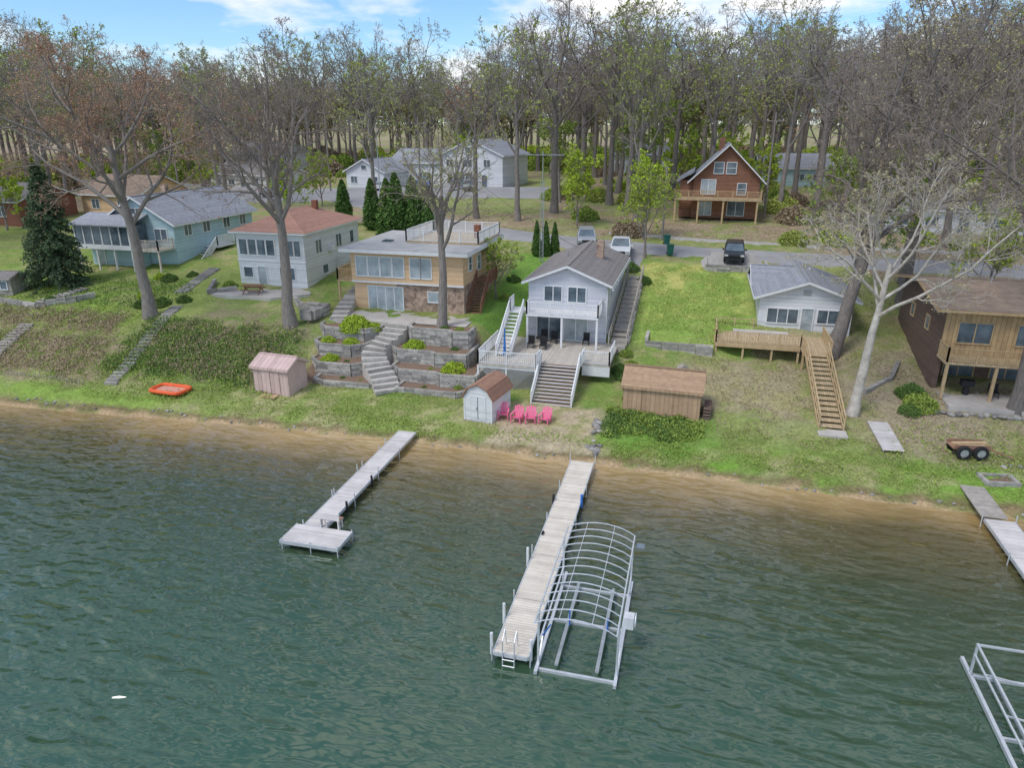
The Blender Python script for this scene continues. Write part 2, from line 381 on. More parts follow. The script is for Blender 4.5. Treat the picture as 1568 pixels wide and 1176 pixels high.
scene.collection.objects.link(bpy.data.objects.new('ground',me))

# ------------------------------------------------------------------ water
m=bpy.data.materials.new('lake_water'); MATS['lake_water']=m
nt,N,L,bs=nodes_of(m)
tc=N.new('ShaderNodeTexCoord'); sx=N.new('ShaderNodeSeparateXYZ'); L.new(tc.outputs['Object'],sx.inputs[0])
n0=N.new('ShaderNodeTexNoise'); n0.inputs['Scale'].default_value=.14; n0.inputs['Detail'].default_value=5; L.new(tc.outputs['Object'],n0.inputs['Vector'])
ad=N.new('ShaderNodeMath'); ad.operation='MULTIPLY_ADD'; ad.inputs[1].default_value=6; L.new(n0.outputs['Fac'],ad.inputs[0]); L.new(sx.outputs[1],ad.inputs[2])
mr=N.new('ShaderNodeMapRange'); mr.inputs[1].default_value=12; mr.inputs[2].default_value=42; L.new(ad.outputs[0],mr.inputs[0])
cr=N.new('ShaderNodeValToRGB'); L.new(mr.outputs[0],cr.inputs[0])
e=cr.color_ramp.elements; e[0].position=0; e[0].color=(.046,.112,.066,1); e[1].position=1; e[1].color=(.56,.39,.18,1)
for p_,c_ in ((.45,(.044,.090,.050,1)),(.68,(.056,.078,.038,1)),(.84,(.13,.105,.045,1)),(.93,(.35,.24,.10,1))):
    k=e.new(p_); k.color=c_
L.new(cr.outputs[0],bs.inputs['Base Color'])
bs.inputs['Roughness'].default_value=.07; bs.inputs['IOR'].default_value=1.55; bs.inputs['Specular IOR Level'].default_value=.72
def ripple(rot,sc,nscale,dist):
    mp=N.new('ShaderNodeMapping'); mp.inputs['Rotation'].default_value=(0,0,R(rot)); mp.inputs['Scale'].default_value=sc
    L.new(tc.outputs['Object'],mp.inputs['Vector'])
    t=N.new('ShaderNodeTexNoise'); t.inputs['Scale'].default_value=nscale; t.inputs['Detail'].default_value=1.0; t.inputs['Distortion'].default_value=dist
    L.new(mp.outputs[0],t.inputs['Vector']); return t.outputs['Fac']
r1=ripple(28,(.38,1,1),1.45,.35); r2=ripple(-30,(.5,1,1),2.4,.2); r3=ripple(5,(1,1,1),.10,.2)
a1=N.new('ShaderNodeMath'); a1.operation='MULTIPLY_ADD'; a1.inputs[1].default_value=.32; L.new(r2,a1.inputs[0]); L.new(r1,a1.inputs[2])
m3=N.new('ShaderNodeMapRange'); m3.inputs[1].default_value=.38; m3.inputs[2].default_value=.62; m3.inputs[3].default_value=.5; m3.inputs[4].default_value=.95; L.new(r3,m3.inputs[0])
bp=N.new('ShaderNodeBump'); bp.inputs['Strength'].default_value=1; bp.inputs['Distance'].default_value=.33
L.new(m3.outputs[0],bp.inputs['Strength'])
L.new(a1.outputs[0],bp.inputs['Height']); L.new(bp.outputs[0],bs.inputs['Normal'])
w=B('lake_water'); w.p('w','lake_water').add([(-900,-300,0),(900,-300,0),(900,45,0),(-900,45,0)],[(0,1,2,3)]); w.done()

# ------------------------------------------------------------------ roads
def strip(name,pts,width,mat,dz=.09):
    pts=[Vector((*p,0)) for p in pts]; fine=[]
    for i in range(len(pts)-1):
        p0=pts[max(i-1,0)];p1=pts[i];p2=pts[i+1];p3=pts[min(i+2,len(pts)-1)]
        for k in range(10):
            t=k/10; fine.append(.5*((2*p1)+(p2-p0)*t+(2*p0-5*p1+4*p2-p3)*t*t+(3*p1-p0-3*p2+p3)*t**3))
    fine.append(pts[-1]); V=[];Fc=[];K=7
    for i,p in enumerate(fine):
        d=(fine[min(i+1,len(fine)-1)]-fine[max(i-1,0)]).normalized(); n=Vector((-d.y,d.x,0))
        for k in range(K):
            q=p+n*width*(k/(K-1)-.5); V.append((q.x,q.y,H(q.x,q.y)+dz+(.0 if 0<k<K-1 else -.25)+.12))
    for i in range(len(fine)-1):
        for k in range(K-1):
            a=i*K+k; Fc.append((a,a+1,a+K+1,a+K))
    b=B(name); b.p('s',mat).add(V,Fc); b.done()
strip('road',[(60,74),(30,75),(10,75.9),(-4.5,77),(-19.5,80),(-33,87),(-48,99),(-62,111),(-85,118),(-130,122)],5.0,'asphalt')
strip('driveway',[(3.5,70.5),(3.6,76)],6.0,'gravel',.12)
strip('driveway',[(-8.5,68.6),(-8.8,77)],7.0,'asphalt',.12)
strip('parking_lot',[(-78,106),(-60,110),(-40,118),(-24,120)],20,'asphalt',.13)
strip('path',[(-10,84.5),(2,82.5),(30,81),(60,81)],1.2,'gravel',.02)

# ------------------------------------------------------------------ vegetation generators
def tubes(P,Rr,n):
    Nn,k,_=P.shape
    d=P[:,-1]-P[:,0]; d/=np.linalg.norm(d,axis=1,keepdims=True)+1e-9
    ref=np.where(np.abs(d[:,2:3])>.9,np.array([[1.,0,0]]),np.array([[0,0,1.]]))
    u=np.cross(d,ref); u/=np.linalg.norm(u,axis=1,keepdims=True)+1e-9; v=np.cross(d,u)
    an=np.arange(n)*2*np.pi/n
    ring=np.cos(an)[:,None]*u[:,None,:]+np.sin(an)[:,None]*v[:,None,:]
    V=P[:,:,None,:]+Rr[:,:,None,None]*ring[:,None,:,:]
    b,j,i=np.meshgrid(np.arange(Nn),np.arange(k-1),np.arange(n),indexing='ij')
    o=b*k*n+j*n; Fq=np.stack([o+i,o+(i+1)%n,o+n+(i+1)%n,o+n+i],-1).reshape(-1,4)
    return V.reshape(-1,3),Fq
def grow(P,Rr,plen,c,t0,t1,ang,ratio,k,up,wig,rr,rg,outward=0,taper=.5):
    Nn,kp,_=P.shape
    t=t0+(t1-t0)*(np.arange(c)[None]+rg.random((Nn,c)))/c
    ix=t*(kp-1); i0=np.clip(np.floor(ix).astype(int),0,kp-2); f=(ix-i0)[...,None]; nn=np.arange(Nn)[:,None]
    base=P[nn,i0]*(1-f)+P[nn,i0+1]*f; rad=Rr[nn,i0]*(1-f[...,0])+Rr[nn,i0+1]*f[...,0]
    d=P[nn,i0+1]-P[nn,i0]; d/=np.linalg.norm(d,axis=-1,keepdims=True)+1e-9
    ref=np.where(np.abs(d[...,2:3])>.9,np.array([1.,0,0]),np.array([0,0,1.]))
    u=np.cross(d,ref); u/=np.linalg.norm(u,axis=-1,keepdims=True)+1e-9; v=np.cross(d,u)
    az=np.arange(c)[None]*2.4+rg.random((Nn,1))*6.28+rg.random((Nn,c))*.9; a=ang*rg.uniform(.65,1.3,(Nn,c))
    dr=d*np.cos(a)[...,None]+(u*np.cos(az)[...,None]+v*np.sin(az)[...,None])*np.sin(a)[...,None]
    ln=plen[:,None]*ratio*(1-taper*(t-t0)/(t1-t0+1e-6))*rg.uniform(.65,1.25,(Nn,c))
    base=base.reshape(-1,3);dr=dr.reshape(-1,3);ln=ln.ravel();rad=rad.ravel()
    Q=[base]; cur=dr
    for j in range(k-1):
        Q.append(Q[-1]+cur*(ln/(k-1))[:,None])
        cur=cur+np.array([0,0,up])/(k-1)+rg.normal(0,wig,cur.shape); cur/=np.linalg.norm(cur,axis=1,keepdims=True)
    Q=np.stack(Q,1); r0=np.minimum(rad*rr,rad); RR=r0[:,None]*np.linspace(1,.35,k)[None]
    return Q,RR,ln
def leafquads(C,size,rg,flat=0):
    n=len(C); a=rg.normal(size=(n,3)); a/=np.linalg.norm(a,axis=1,keepdims=True)
    b=np.cross(a,rg.normal(size=(n,3))); b/=np.linalg.norm(b,axis=1,keepdims=True)
    s=size*rg.uniform(.5,1.3,(n,1)); a=a*s; b=b*s*.6
    V=np.stack([C-a,C-b,C+a,C+b],1).reshape(-1,3); F=np.arange(n*4).reshape(-1,4)
    return V,F
def tree_mesh(name,seed,Ht=21,r=.38,fork=.35,limbs=8,spread=.75,llen=.5,bark='bark',twig='twig',leaf=None,nleaf=0,lsize=.1,lean=(0,0),c=(7,7,6,4),up=.5,tw=.010,trunkk=8,top=.62,wig=.16):
    rg=np.random.default_rng(seed)
    k=trunkk; z=np.linspace(0,Ht*top,k); P=np.zeros((1,k,3)); P[0,:,2]=z
    P[0,:,0]=lean[0]*z+np.cumsum(rg.normal(0,.10,k))*Ht*.035; P[0,:,1]=lean[1]*z+np.cumsum(rg.normal(0,.10,k))*Ht*.035
    P[0,:,:2]-=P[0,0,:2]
    Rt=r*np.linspace(1,.42,k)[None].copy(); Rt[0,0]*=1.35
    V=[];F=[];mi=[];off=0
    def put(P_,R_,n,mt):
        nonlocal off
        v,f=tubes(P_,R_,n); V.append(v);F.append(f+off);mi.append(np.full(len(f),mt)); off+=len(v)
    put(P,Rt,9,0)
    P1,R1,l1=grow(P,Rt,np.array([Ht]),limbs,fork/top*.95,1.0,spread,llen,7,up,wig,.62,rg,taper=.3); put(P1,R1,6,0)
    P2,R2,l2=grow(P1,R1,l1,c[0],.25,1,.75,.55,5,.25,.2,.6,rg); put(P2,R2,4,0)
    P3,R3,l3=grow(P2,R2,l2,c[1],.2,1,.75,.55,4,.15,.22,.6,rg); R3=np.maximum(R3,tw*1.3); put(P3,R3,3,1)
    P5=P3
    if c[2]:
        P4,R4,l4=grow(P3,R3,l3,c[2],.15,1,.7,.6,3,.1,.25,.6,rg); R4=np.maximum(R4*0+tw,tw); put(P4,R4,3,1); P5=P4
        if c[3]:
            P5,R5,l5=grow(P4,R4,l4,c[3],.2,1,.7,.65,2,.1,.2,.7,rg); R5=R5*0+tw*.75; put(P5,R5,3,1)
    mats=[bark,twig]
    if leaf and nleaf:
        pick=rg.integers(0,len(P5),nleaf); tt=rg.random((nleaf,1))
        C=P5[pick,0]*(1-tt)+P5[pick,-1]*tt+rg.normal(0,.08 if c[2] else .3,(nleaf,3))
        v,f=leafquads(C,lsize,rg); V.append(v);F.append(f+off);mi.append(np.full(len(f),2)); off+=len(v); mats.append(leaf)
    return np_mesh(name,np.concatenate(V),F,mats,np.concatenate(mi))
def place(name,me,x,y,s=1,rz=0,z=None,parent=None,sz=None):
    ob=bpy.data.objects.new(name,me); scene.collection.objects.link(ob)
    ob.location=(x,y,(H(x,y)-.1) if z is None else z); ob.scale=(s,s,sz or s); ob.rotation_euler=(0,0,rz)
    if parent: ob.parent=parent
    return ob
def cloud_mesh(name,pts_fn,n,size,leaf,seed):
    rg=np.random.default_rng(seed); C=pts_fn(n,rg); v,f=leafquads(C,size,rg)
    return np_mesh(name,v,[f],[leaf])
def shrub_pts(n,rg):
    d=rg.normal(size=(n,3)); d/=np.linalg.norm(d,axis=1,keepdims=True); d[:,2]=np.abs(d[:,2])*1.0
    rr=rg.uniform(.55,1,(n,1))**.5; lump=1+.13*np.sin(d[:,0:1]*5+1)*np.cos(d[:,1:2]*6)
    C=d*rr*lump; C[:,2]*=.95; return C
def cone_pts(n,rg,h=1,r=.22):
    z=rg.random(n)**1.25; a=rg.random(n)*6.283; w=np.minimum(1,(z+.02)*7)*(1-z)**.62
    rr=r*w*(rg.random(n)**.35)*(1+.14*np.sin(a*5+z*22)); return np.stack([rr*np.cos(a),rr*np.sin(a),z*h],1)
SH={k:cloud_mesh('shrub_'+k,shrub_pts,2600,.075,k,i+40) for i,k in enumerate(['leaf_lime','leaf_green','leaf_spring','leaf_yg','leaf_brown'])}
ARB=cloud_mesh('arborvitae',cone_pts,6000,.028,'leaf_arbor',5)
def spruce_mesh():
    rg=np.random.default_rng(3); C=[];Hh=11.8
    P=[];Rr=[]
    for i in range(34):
        z=.5+ (Hh-.9)*i/34; L_=3.2*(1-z/Hh)**.8+.15; nb=15
        for k in range(nb):
            a=rg.random()*6.28; l=L_*rg.uniform(.75,1.1); zz=z+rg.normal(0,.12)
            e_=np.array([math.cos(a)*l,math.sin(a)*l,zz-.22*l]); m_=np.array([math.cos(a)*l*.5,math.sin(a)*l*.5,zz+.02*l])
            P.append([[0,0,zz],m_,e_]); Rr.append([.04,.025,.01])
            n=int(26*l)+6; t=rg.random((n,1))**.7
            q=np.where(t<.5,np.array([0,0,zz])+(m_-np.array([0,0,zz]))*t*2,m_+(e_-m_)*(t*2-1))
            C.append(q+rg.normal(0,.10,(n,3))*np.array([1,1,.7]))
    v,f=leafquads(np.concatenate(C),.12,rg); V=[v];F=[f];mi=[np.zeros(len(f))];off=len(v)
    v,f=tubes(np.array(P),np.array(Rr),3); V.append(v);F.append(f+off);mi.append(np.ones(len(f)));off+=len(v)
    v,f=tubes(np.array([[[0,0,0],[0,0,Hh]]],float),np.array([[.2,.02]]),7); V.append(v);F.append(f+off);mi.append(np.ones(len(f)))
    return np_mesh('spruce',np.concatenate(V),F,['leaf_conifer','bark_dark'],np.concatenate(mi))
place('spruce_tree',spruce_mesh(),-58.6,54.2)

# ---- foreground individual trees
place('maple_tree',tree_mesh('maple',21,23,.50,.34,10,.9,.52,leaf='leaf_redbud',nleaf=20000,lsize=.07,twig='twig_red',c=(7,7,6,4),lean=(-.05,-.02),up=.5,tw=.009),-44.3,49)
place('oak_tree',tree_mesh('oakb',34,21,.50,.34,8,.72,.48,leaf='leaf_brown',nleaf=3500,lsize=.06,c=(7,7,6,3),lean=(-.01,0),up=.7,tw=.011),-31.3,49.5)
place('oak_tree',tree_mesh('oakc',46,17.5,.40,.38,7,.55,.44,leaf='leaf_yg',nleaf=2500,lsize=.07,c=(6,6,5,2),lean=(.04,0),up=.8,top=.6),-18.9,50.9)
place('sycamore_tree',tree_mesh('syc',52,16,.34,.42,8,.85,.5,bark='bark_pale',twig='bark_pale',leaf='leaf_tanbud',nleaf=4000,lsize=.07,c=(6,6,5,3),lean=(.06,0),up=.35),10.8,47.3)
place('oak_tree',tree_mesh('oakd',63,23,.55,.3,9,.8,.5,bark='bark_dark',leaf='leaf_brown',nleaf=4000,lsize=.07,c=(7,7,6,3),lean=(.2,.1),up=.5,tw=.012),10.6,56.6)
place('oak_tree',tree_mesh('oake',71,22,.42,.35,9,.85,.52,bark='bark_dark',leaf='leaf_brown',nleaf=3000,lsize=.07,c=(7,7,6,3),lean=(-.02,0),up=.5,tw=.011),20.8,49.3)
place('oak_tree',tree_mesh('oakf',88,24,.45,.35,9,.85,.5,bark='bark_dark',leaf='leaf_tanbud',nleaf=3000,lsize=.08,c=(7,6,6,2),lean=(.03,0),up=.5,tw=.014),17.5,66.5)
# ---- variants for the woodland
var=[tree_mesh('w0',101,25,.42,.36,8,.6,.42,bark='bark_dark',twig='twig_grey',c=(6,5,5,1),tw=.016),
     tree_mesh('w1',102,26,.38,.38,8,.6,.40,bark='bark_dark',twig='twig_grey',c=(6,5,5,1),tw=.016,leaf='leaf_tanbud',nleaf=2500,lsize=.11),
     tree_mesh('w2',103,23,.34,.32,8,.62,.42,bark='bark',twig='twig_grey',c=(6,5,5,1),tw=.015,leaf='leaf_yg',nleaf=3300,lsize=.12),
     tree_mesh('w3',104,24,.42,.34,8,.7,.45,bark='bark_dark',twig='twig',c=(6,6,5,1),tw=.016),
     tree_mesh('w4',105,14,.18,.2,9,.6,.42,bark='bark',twig='twig',c=(5,5,4,0),tw=.015,leaf='leaf_spring',nleaf=6000,lsize=.13),
     tree_mesh('w5',106,19,.3,.3,8,.6,.42,bark='bark',twig='twig_red',c=(6,5,5,1),tw=.015,leaf='leaf_redbud',nleaf=5000,lsize=.12),
     tree_mesh('w6',107,9,.12,.12,10,.7,.45,bark='bark',twig='twig',c=(5,5,4,0),tw=.013,leaf='leaf_lime',nleaf=5500,lsize=.12),
     tree_mesh('w7',108,20,.3,.2,10,.6,.42,bark='bark_dark',twig='twig_grey',c=(6,6,0,0),tw=.035,leaf='leaf_tanbud',nleaf=3200,lsize=.26)]
wood=bpy.data.objects.new('woodland_trees',None); scene.collection.objects.link(wood)
road=[(60,74),(30,75),(10,75.9),(-4.5,77),(-19.5,80),(-33,87),(-48,99),(-62,111),(-85,118),(-130,122)]
def roaddist(x,y):
    best=99
    for (ax,ay),(bx,by) in zip(road[:-1],road[1:]):
        dx,dy=bx-ax,by-ay; t=max(0,min(1,((x-ax)*dx+(y-ay)*dy)/(dx*dx+dy*dy))); best=min(best,math.hypot(x-ax-t*dx,y-ay-t*dy))
    return best
excl=[(-86,-36,92,140),(-40,-24,90,146),(-6,10,78,108),(-66,-44,56,82),(-46,-14,50,84),(-16,11,40,82),(18,42,86,100),(8,24,136,150),(-95,-76,72,96),(-84,-60,100,120),(14,32,40,66),(-76,-40,56,92)]
rg=random.Random(5); cnt=0; pts=[]
for _ in range(9000):
    az=math.radians(rg.uniform(-56,27)); d=math.sqrt(rg.uniform(64**2,290**2))
    x=d*math.sin(az); y=d*math.cos(az)
    if y<60 or roaddist(x,y)<4.5: continue
    if any(a<x<b and c<y<e_ for a,b,c,e_ in excl): continue
    md=6.2 if d<130 else (7.8 if d<180 else 9.5)
    if any((x-p)**2+(y-q)**2<md*md for p,q in pts): continue
    pts.append((x,y)); 
    k=rg.choices(range(7),[5.5,5.5,6,5,3,1.5,3.2])[0]
    if d>170: k=rg.choice([7,7,7,2,4,0,1])
    s=rg.uniform(.9,1.2)*(1 if d<150 else 1.12)*(1.06 if x>-20 else 1)
    place('tree_%d'%cnt,var[k],x,y,s,rg.uniform(0,6.28),parent=wood); cnt+=1
for x,y,k in((-58,90,3),(-70,97,3),(-53,86,6),(-66,90,2),(-84,96,1),(-54,97,6),(-76,101,6),(-28,90,0)):
    place('tree_%d'%cnt,var[k],x,y,.9,rg.uniform(0,6.28),parent=wood); cnt+=1
und=bpy.data.objects.new('understory_shrubs',None); scene.collection.objects.link(und)
for i in range(620):
    az=math.radians(rg.uniform(-54,24)); d=math.sqrt(rg.uniform(82**2,240**2)); x=d*math.sin(az); y=d*math.cos(az)
    if roaddist(x,y)<4.5 or y<82: continue
    if any(a<x<b and c<y<e_ for a,b,c,e_ in excl): continue
    s=rg.uniform(.7,2.4)*(1.8 if d>150 else 1); place('shrub_%d'%i,SH[rg.choice(['leaf_spring','leaf_yg','leaf_brown','leaf_lime','leaf_yg'])],x,y,s,rg.uniform(0,6),parent=und)
for x,y,h,w_ in((-32.5,74.5,7.6,7.6),(-30.8,75.2,7.2,7),(-34,75.5,6.8,7),(-29.4,75.6,6.4,6),(-38,80,6,6),(-42.5,81.5,5.6,6),(-15.9,71.6,3.7,2.7),(-15.1,72.3,3.7,2.7),(-14.3,73,3.6,2.7)):
    place('arborvitae_tree',ARB,x,y,w_,rg.uniform(0,6),sz=h)
for x,y,z,s,k in((-26.6,46.9,1.75,.8,'leaf_lime'),(-27.6,48.7,2.6,.75,'leaf_lime'),(-25.6,48.5,2.7,.75,'leaf_lime'),(-25.9,50.1,3.6,1.25,'leaf_lime'),(-24.4,50.4,3.6,.65,'leaf_lime'),(-20.4,48.8,2.7,.9,'leaf_lime'),(-16.6,46.9,1.7,1.0,'leaf_lime'),(-18.4,50.4,3.9,.5,'leaf_green'),(-17.2,50.3,3.9,.5,'leaf_spring'),
    (-24.9,45.5,.9,.4,'leaf_green'),(-23.4,45.4,.9,.35,'leaf_spring'),(-18.3,45.3,.9,.35,'leaf_green'),(-15.8,45.7,1.0,.4,'leaf_spring'),(-25.2,46.9,1.75,.4,'leaf_green'),(-18.4,47.0,1.7,.4,'leaf_spring'),(-17.2,49.1,2.7,.45,'leaf_green'),
    (-45,51.4,None,.8,'leaf_green'),(-46.5,50.8,None,.8,'leaf_green'),(-43.6,52.5,None,.7,'leaf_green'),(-42,57,None,.7,'leaf_spring'),(-48,53,None,.7,'leaf_lime'),
    (15.2,49.0,None,1.1,'leaf_spring'),(15.0,50.6,None,1.0,'leaf_green'),(14.4,48.2,None,.7,'leaf_green'),(-4.7,50.6,None,.7,'leaf_green'),(-4.0,51.4,None,.6,'leaf_spring'),(-4.6,53,None,.6,'leaf_spring'),(-6,69,None,.9,'leaf_green'),(-4.5,66,None,.8,'leaf_green'),(-49,57.5,None,.8,'leaf_green'),(-50.5,58,None,.6,'leaf_lime'),(-47.5,59,None,.6,'leaf_green'),(-56,50.4,None,.6,'leaf_green'),(-5,61,None,.5,'leaf_spring'),(-16.2,60,None,.6,'leaf_spring'),(-16.4,64,None,.7,'leaf_green')):
    place('garden_shrub',SH[k],x,y,s,rg.uniform(0,6),z=None if z is None else z)
place('young_tree',tree_mesh('yt',201,6,.08,.2,9,.7,.5,leaf='leaf_lime',nleaf=2200,lsize=.08,c=(5,5,4,2)),-17.0,60)
place('willow_tree',tree_mesh('yt2',202,9,.14,.2,10,.65,.5,leaf='leaf_lime',nleaf=5000,lsize=.09,c=(5,6,5,3)),-5,73)

def cover(name,leaf,rects,n,size,hh,seed):
    rgn=np.random.default_rng(seed); C=[]
    for x0,x1,y0,y1,w_ in rects:
        k=int(n*w_); x=rgn.uniform(x0,x1,k); y=rgn.uniform(y0,y1,k)
        f=fbm(x,y,.9,4,seed); e_=np.minimum(np.minimum(x-x0,x1-x),np.minimum(y-y0,y1-y))
        keep=(f+np.clip(e_,0,1.2)*.25)>.60; x=x[keep];y=y[keep];f=f[keep]
        C.append(np.stack([x,y,Hn(x,y)+rgn.random(len(x))*hh*(f*1.6)],1))
    v,f=leafquads(np.concatenate(C),size,rgn)
    ob=bpy.data.objects.new(name,np_mesh(name,v,[f],[leaf])); scene.collection.objects.link(ob)
cover('ivy_ground_cover','leaf_green',[(-44,-29.5,42,49,1),(-5,1.5,41,45.5,.5),(-5,-3.4,46,50,.25),(-60,-44,50,57,.3)],13000,.08,.35,31)
cover('bramble_ground_cover','leaf_brown',[(-66,-44,40.3,46,1),(-60,-46,46,49,.4),(-42,-30,43,50,.6)],14000,.075,.4,32)
cover('weed_ground_cover','leaf_spring',[(-44,-28,41,49,1),(-66,-44,40,50,.8),(-5,1.5,41,45,.7),(-40,14,39,41,.4),(12,24,40,47,.2)],14000,.07,.3,33)
cover('leaf_litter','leaf_brown',[(0,30,42,58,1),(-30,30,82,100,1.5),(13,40,62,90,1)],14000,.07,.06,34)
cover('grass','grass_blade',[(-48,-14,38.7,44.5,1.2),(-4,22,38.4,44,1.2),(-4.5,4.5,56,71,.7),(-70,-46,48,58,1)],22000,.05,.08,35)

# ------------------------------------------------------------------ main grey house
b=B('grey_cottage_house',(-12.6,54,2.85)); W,D=6.2,12.5
gable(b,0,W,0,D,-1.2,5.9,1.25,'y','grey_siding','roof_dark',over=.45)
for u in(1.3,3.2): win(b,'F',u,3.15,1.35,1.15,2,1,W,D)
win(b,'F',.75,.08,1.9,2.0,2,1,W,D); win(b,'F',2.95,.08,1.8,2.0,2,1,W,D,glass='curtain_glass')
win(b,'R',2,3.2,.8,1,1,2,W,D); win(b,'R',6.5,3.3,1.2,.9,2,1,W,D); win(b,'R',10,3.3,.8,.9,1,2,W,D); win(b,'R',1,.6,.8,1,1,2,W,D)
b.p('chimney','stonework').box(4.3,4.9,7,7.6,4.6,6.9); b.p('vents','galv').cyl((2,6,5),(2,6,6.2),.06).cyl((4.4,10,4.6),(4.4,10,5.6),.06)
b.p('gutters','white_paint').cyl((W+.5,-.45,4.35),(W+.5,D+.45,4.35),.06).cyl((W+.05,-.05,-1),(W+.05,-.05,4.3),.04)
wp=b.p('upper_deck','white_paint')
wp.box(.3,5.9,-2.2,-.03,2.38,2.52); wp.box(-1.25,.28,-1.3,-.03,2.38,2.52)
for x in(.4,3.1,5.8): wp.box(x-.08,x+.08,-2.15,-1.99,0,2.38)
railing(wp,(.35,-2.15,2.52),(5.85,-2.15,2.52)); railing(wp,(5.85,-2.15,2.52),(5.85,-.1,2.52)); railing(wp,(.35,-2.15,2.52),(.35,-1.3,2.52)); railing(wp,(-1.2,-.1,2.52),(-1.2,-1.3,2.52))
st=b.p('side_stairs','white_paint'); stairs(st,-1.15,-.15,-5.4,0,-1.3,2.45,12)
for x in(-1.2,-.1):
    railing(st,(x,-5.4,0),(x,-1.3,2.5),.9,.18,2.1)
    st.beam((x,-5.4,.0),(x,-1.3,2.4),.05,.25)
ld=b.p('lower_deck','deck_boards'); ld.box(-2,2.3,-7.4,-.02,-.14,0); ld.box(2.3,5.3,-6.2,-.02,-.14,.0); ld.box(5.3,7.3,-5.6,-.02,-.14,0)
b.p('deck_skirt','white_paint').box(5.3,7.3,-5.58,-5.5,-.9,-.15)
lr=b.p('lower_railing','white_paint')
railing(lr,(-2,-7.35,0),(2.25,-7.35,0)); railing(lr,(-2,-7.35,0),(-2,-2,0)); railing(lr,(2.3,-7.35,0),(2.3,-6.2,0)); railing(lr,(5.35,-5.6,0),(7.25,-5.6,0)); railing(lr,(7.25,-5.6,0),(7.25,-2.6,0)); railing(lr,(5.35,-6.2,0),(5.35,-5.0,0))
la=b.p('lattice','white_paint')
for i in range(34):
    x=-2+i*.16
    for s_ in(-1,1):
        x1=x+s_*1.9
        xa,xb=x,x1; za,zb=-.18,-2.05
        if xb<-2: t=(xa+2)/(xa-xb); xb=-2; zb=za+(zb-za)*t
        if xb>2.25: t=(2.25-xa)/(xb-xa) if xb!=xa else 1; t=max(0,t); xb=2.25; zb=za+(zb-za)*t
        if xa>2.25 or abs(zb-za)<.02: continue
        la.beam((xa,-7.33-.02*s_,za),(xb,-7.33-.02*s_,zb),.045,.012)
la.box(-2.05,2.3,-7.36,-7.28,-.3,-.15); 
for x in(-2,.1,2.25): la.box(x-.06,x+.06,-7.4,-7.28,-2.2,-.14)
b.p('under_deck','grey_wood').box(-1.9,2.1,-5,-4.9,-2,-.2)
ft=b.p('front_stairs','mulch'); stairs(ft,2.5,5.15,-9.4,-2.0,-6.2,-.02,12); 
ws=b.p('stair_risers','white_paint')
for i in range(12):
    y=-9.4+3.2*i/12; z=-2.0+1.98*(i+1)/12; ws.box(2.5,5.15,y-.012,y-.002,z-.09,z-.002)
for x in(2.42,5.23):
    railing(ws,(x,-9.4,-2.0),(x,-6.2,0),.9,.16,3.2); ws.beam((x,-9.4,-2.05),(x,-6.2,-.1),.05,.28)
ss=b.p('side_steps','grey_wood')
for i in range(16): ss.box(6.7,7.9,-1+i*.85,-1+i*.85+.83,-1.5,.1+i*.19)
for x in(6.62,7.98): railing(ss,(x,-1,.2),(x,12.4,3.1),.85,.9,1.8,pw=.09)
df=b.p('deck_chairs','black')
for x,y in((1.2,-1.1),(2.1,-1.4),(4.6,-1.2),(1.6,-3.2),(.6,-3.0)):
    df.box(x,x+.5,y,y+.5,.38,.43); df.box(x,x+.5,y+.46,y+.5,.43,.95)
    for dx in(.03,.47):
        for dy in(.03,.47): df.box(x+dx-.02,x+dx+.02,y+dy-.02,y+dy+.02,0,.4)
df.cyl((1.6,-2.2,.7),(1.6,-2.2,.74),.5,n=16); df.cyl((1.6,-2.2,0),(1.6,-2.2,.7),.04)
b.p('closed_umbrella','blue_plastic').cyl((-.4,-5.9,.3),(-.4,-5.9,2.3),.12,.04)
b.done()

# ------------------------------------------------------------------ tan house
b=B('tan_flat_roof_house',(-28,54.6,4.15)); W,D=9.8,9.5
b.p('lower_walls','tan_siding').box(0,3.9,0,D,-.5,2.45)
b.p('stone_walls','stonework').box(3.9,W,.0,D,-.5,2.45)
b.p('upper_walls','tan_siding').box(-.05,W+.05,-.25,D,2.452,5.0)
b.p('belt','white_paint').box(-.09,W+.09,-.29,-.252,2.40,2.55)
b.p('fascia','white_paint').box(-.75,W+.7,-1.0,D+.6,5.003,5.27)
b.p('roof','roof_flat').box(-.7,W+.65,-.95,D+.55,5.271,5.33)
for i in range(4): win(b,'F',.45+i*1.1,3.0,.95,1.6,1,1,W,D,glass='curtain_glass',off=.25)
for i in range(2): win(b,'F',5.3+i*.95,3.0,.85,1.6,1,1,W,D,glass='curtain_glass',off=.25)
win(b,'F',1.3,.1,3.1,1.95,4,1,W,D,glass='curtain_glass'); win(b,'F',6.7,1.0,1.1,.8,1,1,W,D,glass='curtain_glass')
win(b,'R',1.2,3.5,.8,1.1,1,2,W,D,off=.05); win(b,'R',3.6,3.2,.9,1.2,1,2,W,D,off=.05); win(b,'R',6.6,3.4,1.4,1,2,1,W,D,off=.05)
b.p('roof_deck','wood_deck').box(3.6,W+.3,3.2,D+.3,5.34,5.46)
rr_=b.p('roof_deck_railing','white_paint')
for p_,q_ in(((3.6,3.2,5.46),(W+.3,3.2,5.46)),((W+.3,3.2,5.46),(W+.3,D+.3,5.46)),((3.6,3.2,5.46),(3.6,D+.3,5.46)),((3.6,D+.3,5.46),(W+.3,D+.3,5.46))): railing(rr_,p_,q_,.95,.11,1.6)
dk=b.p('side_deck','wood_plain'); dk.box(-1.9,-.06,.6,4.5,2.2,2.35); railing(dk,(-1.85,.6,2.35),(-.1,.6,2.35)); railing(dk,(-1.85,.6,2.35),(-1.85,4.5,2.35))
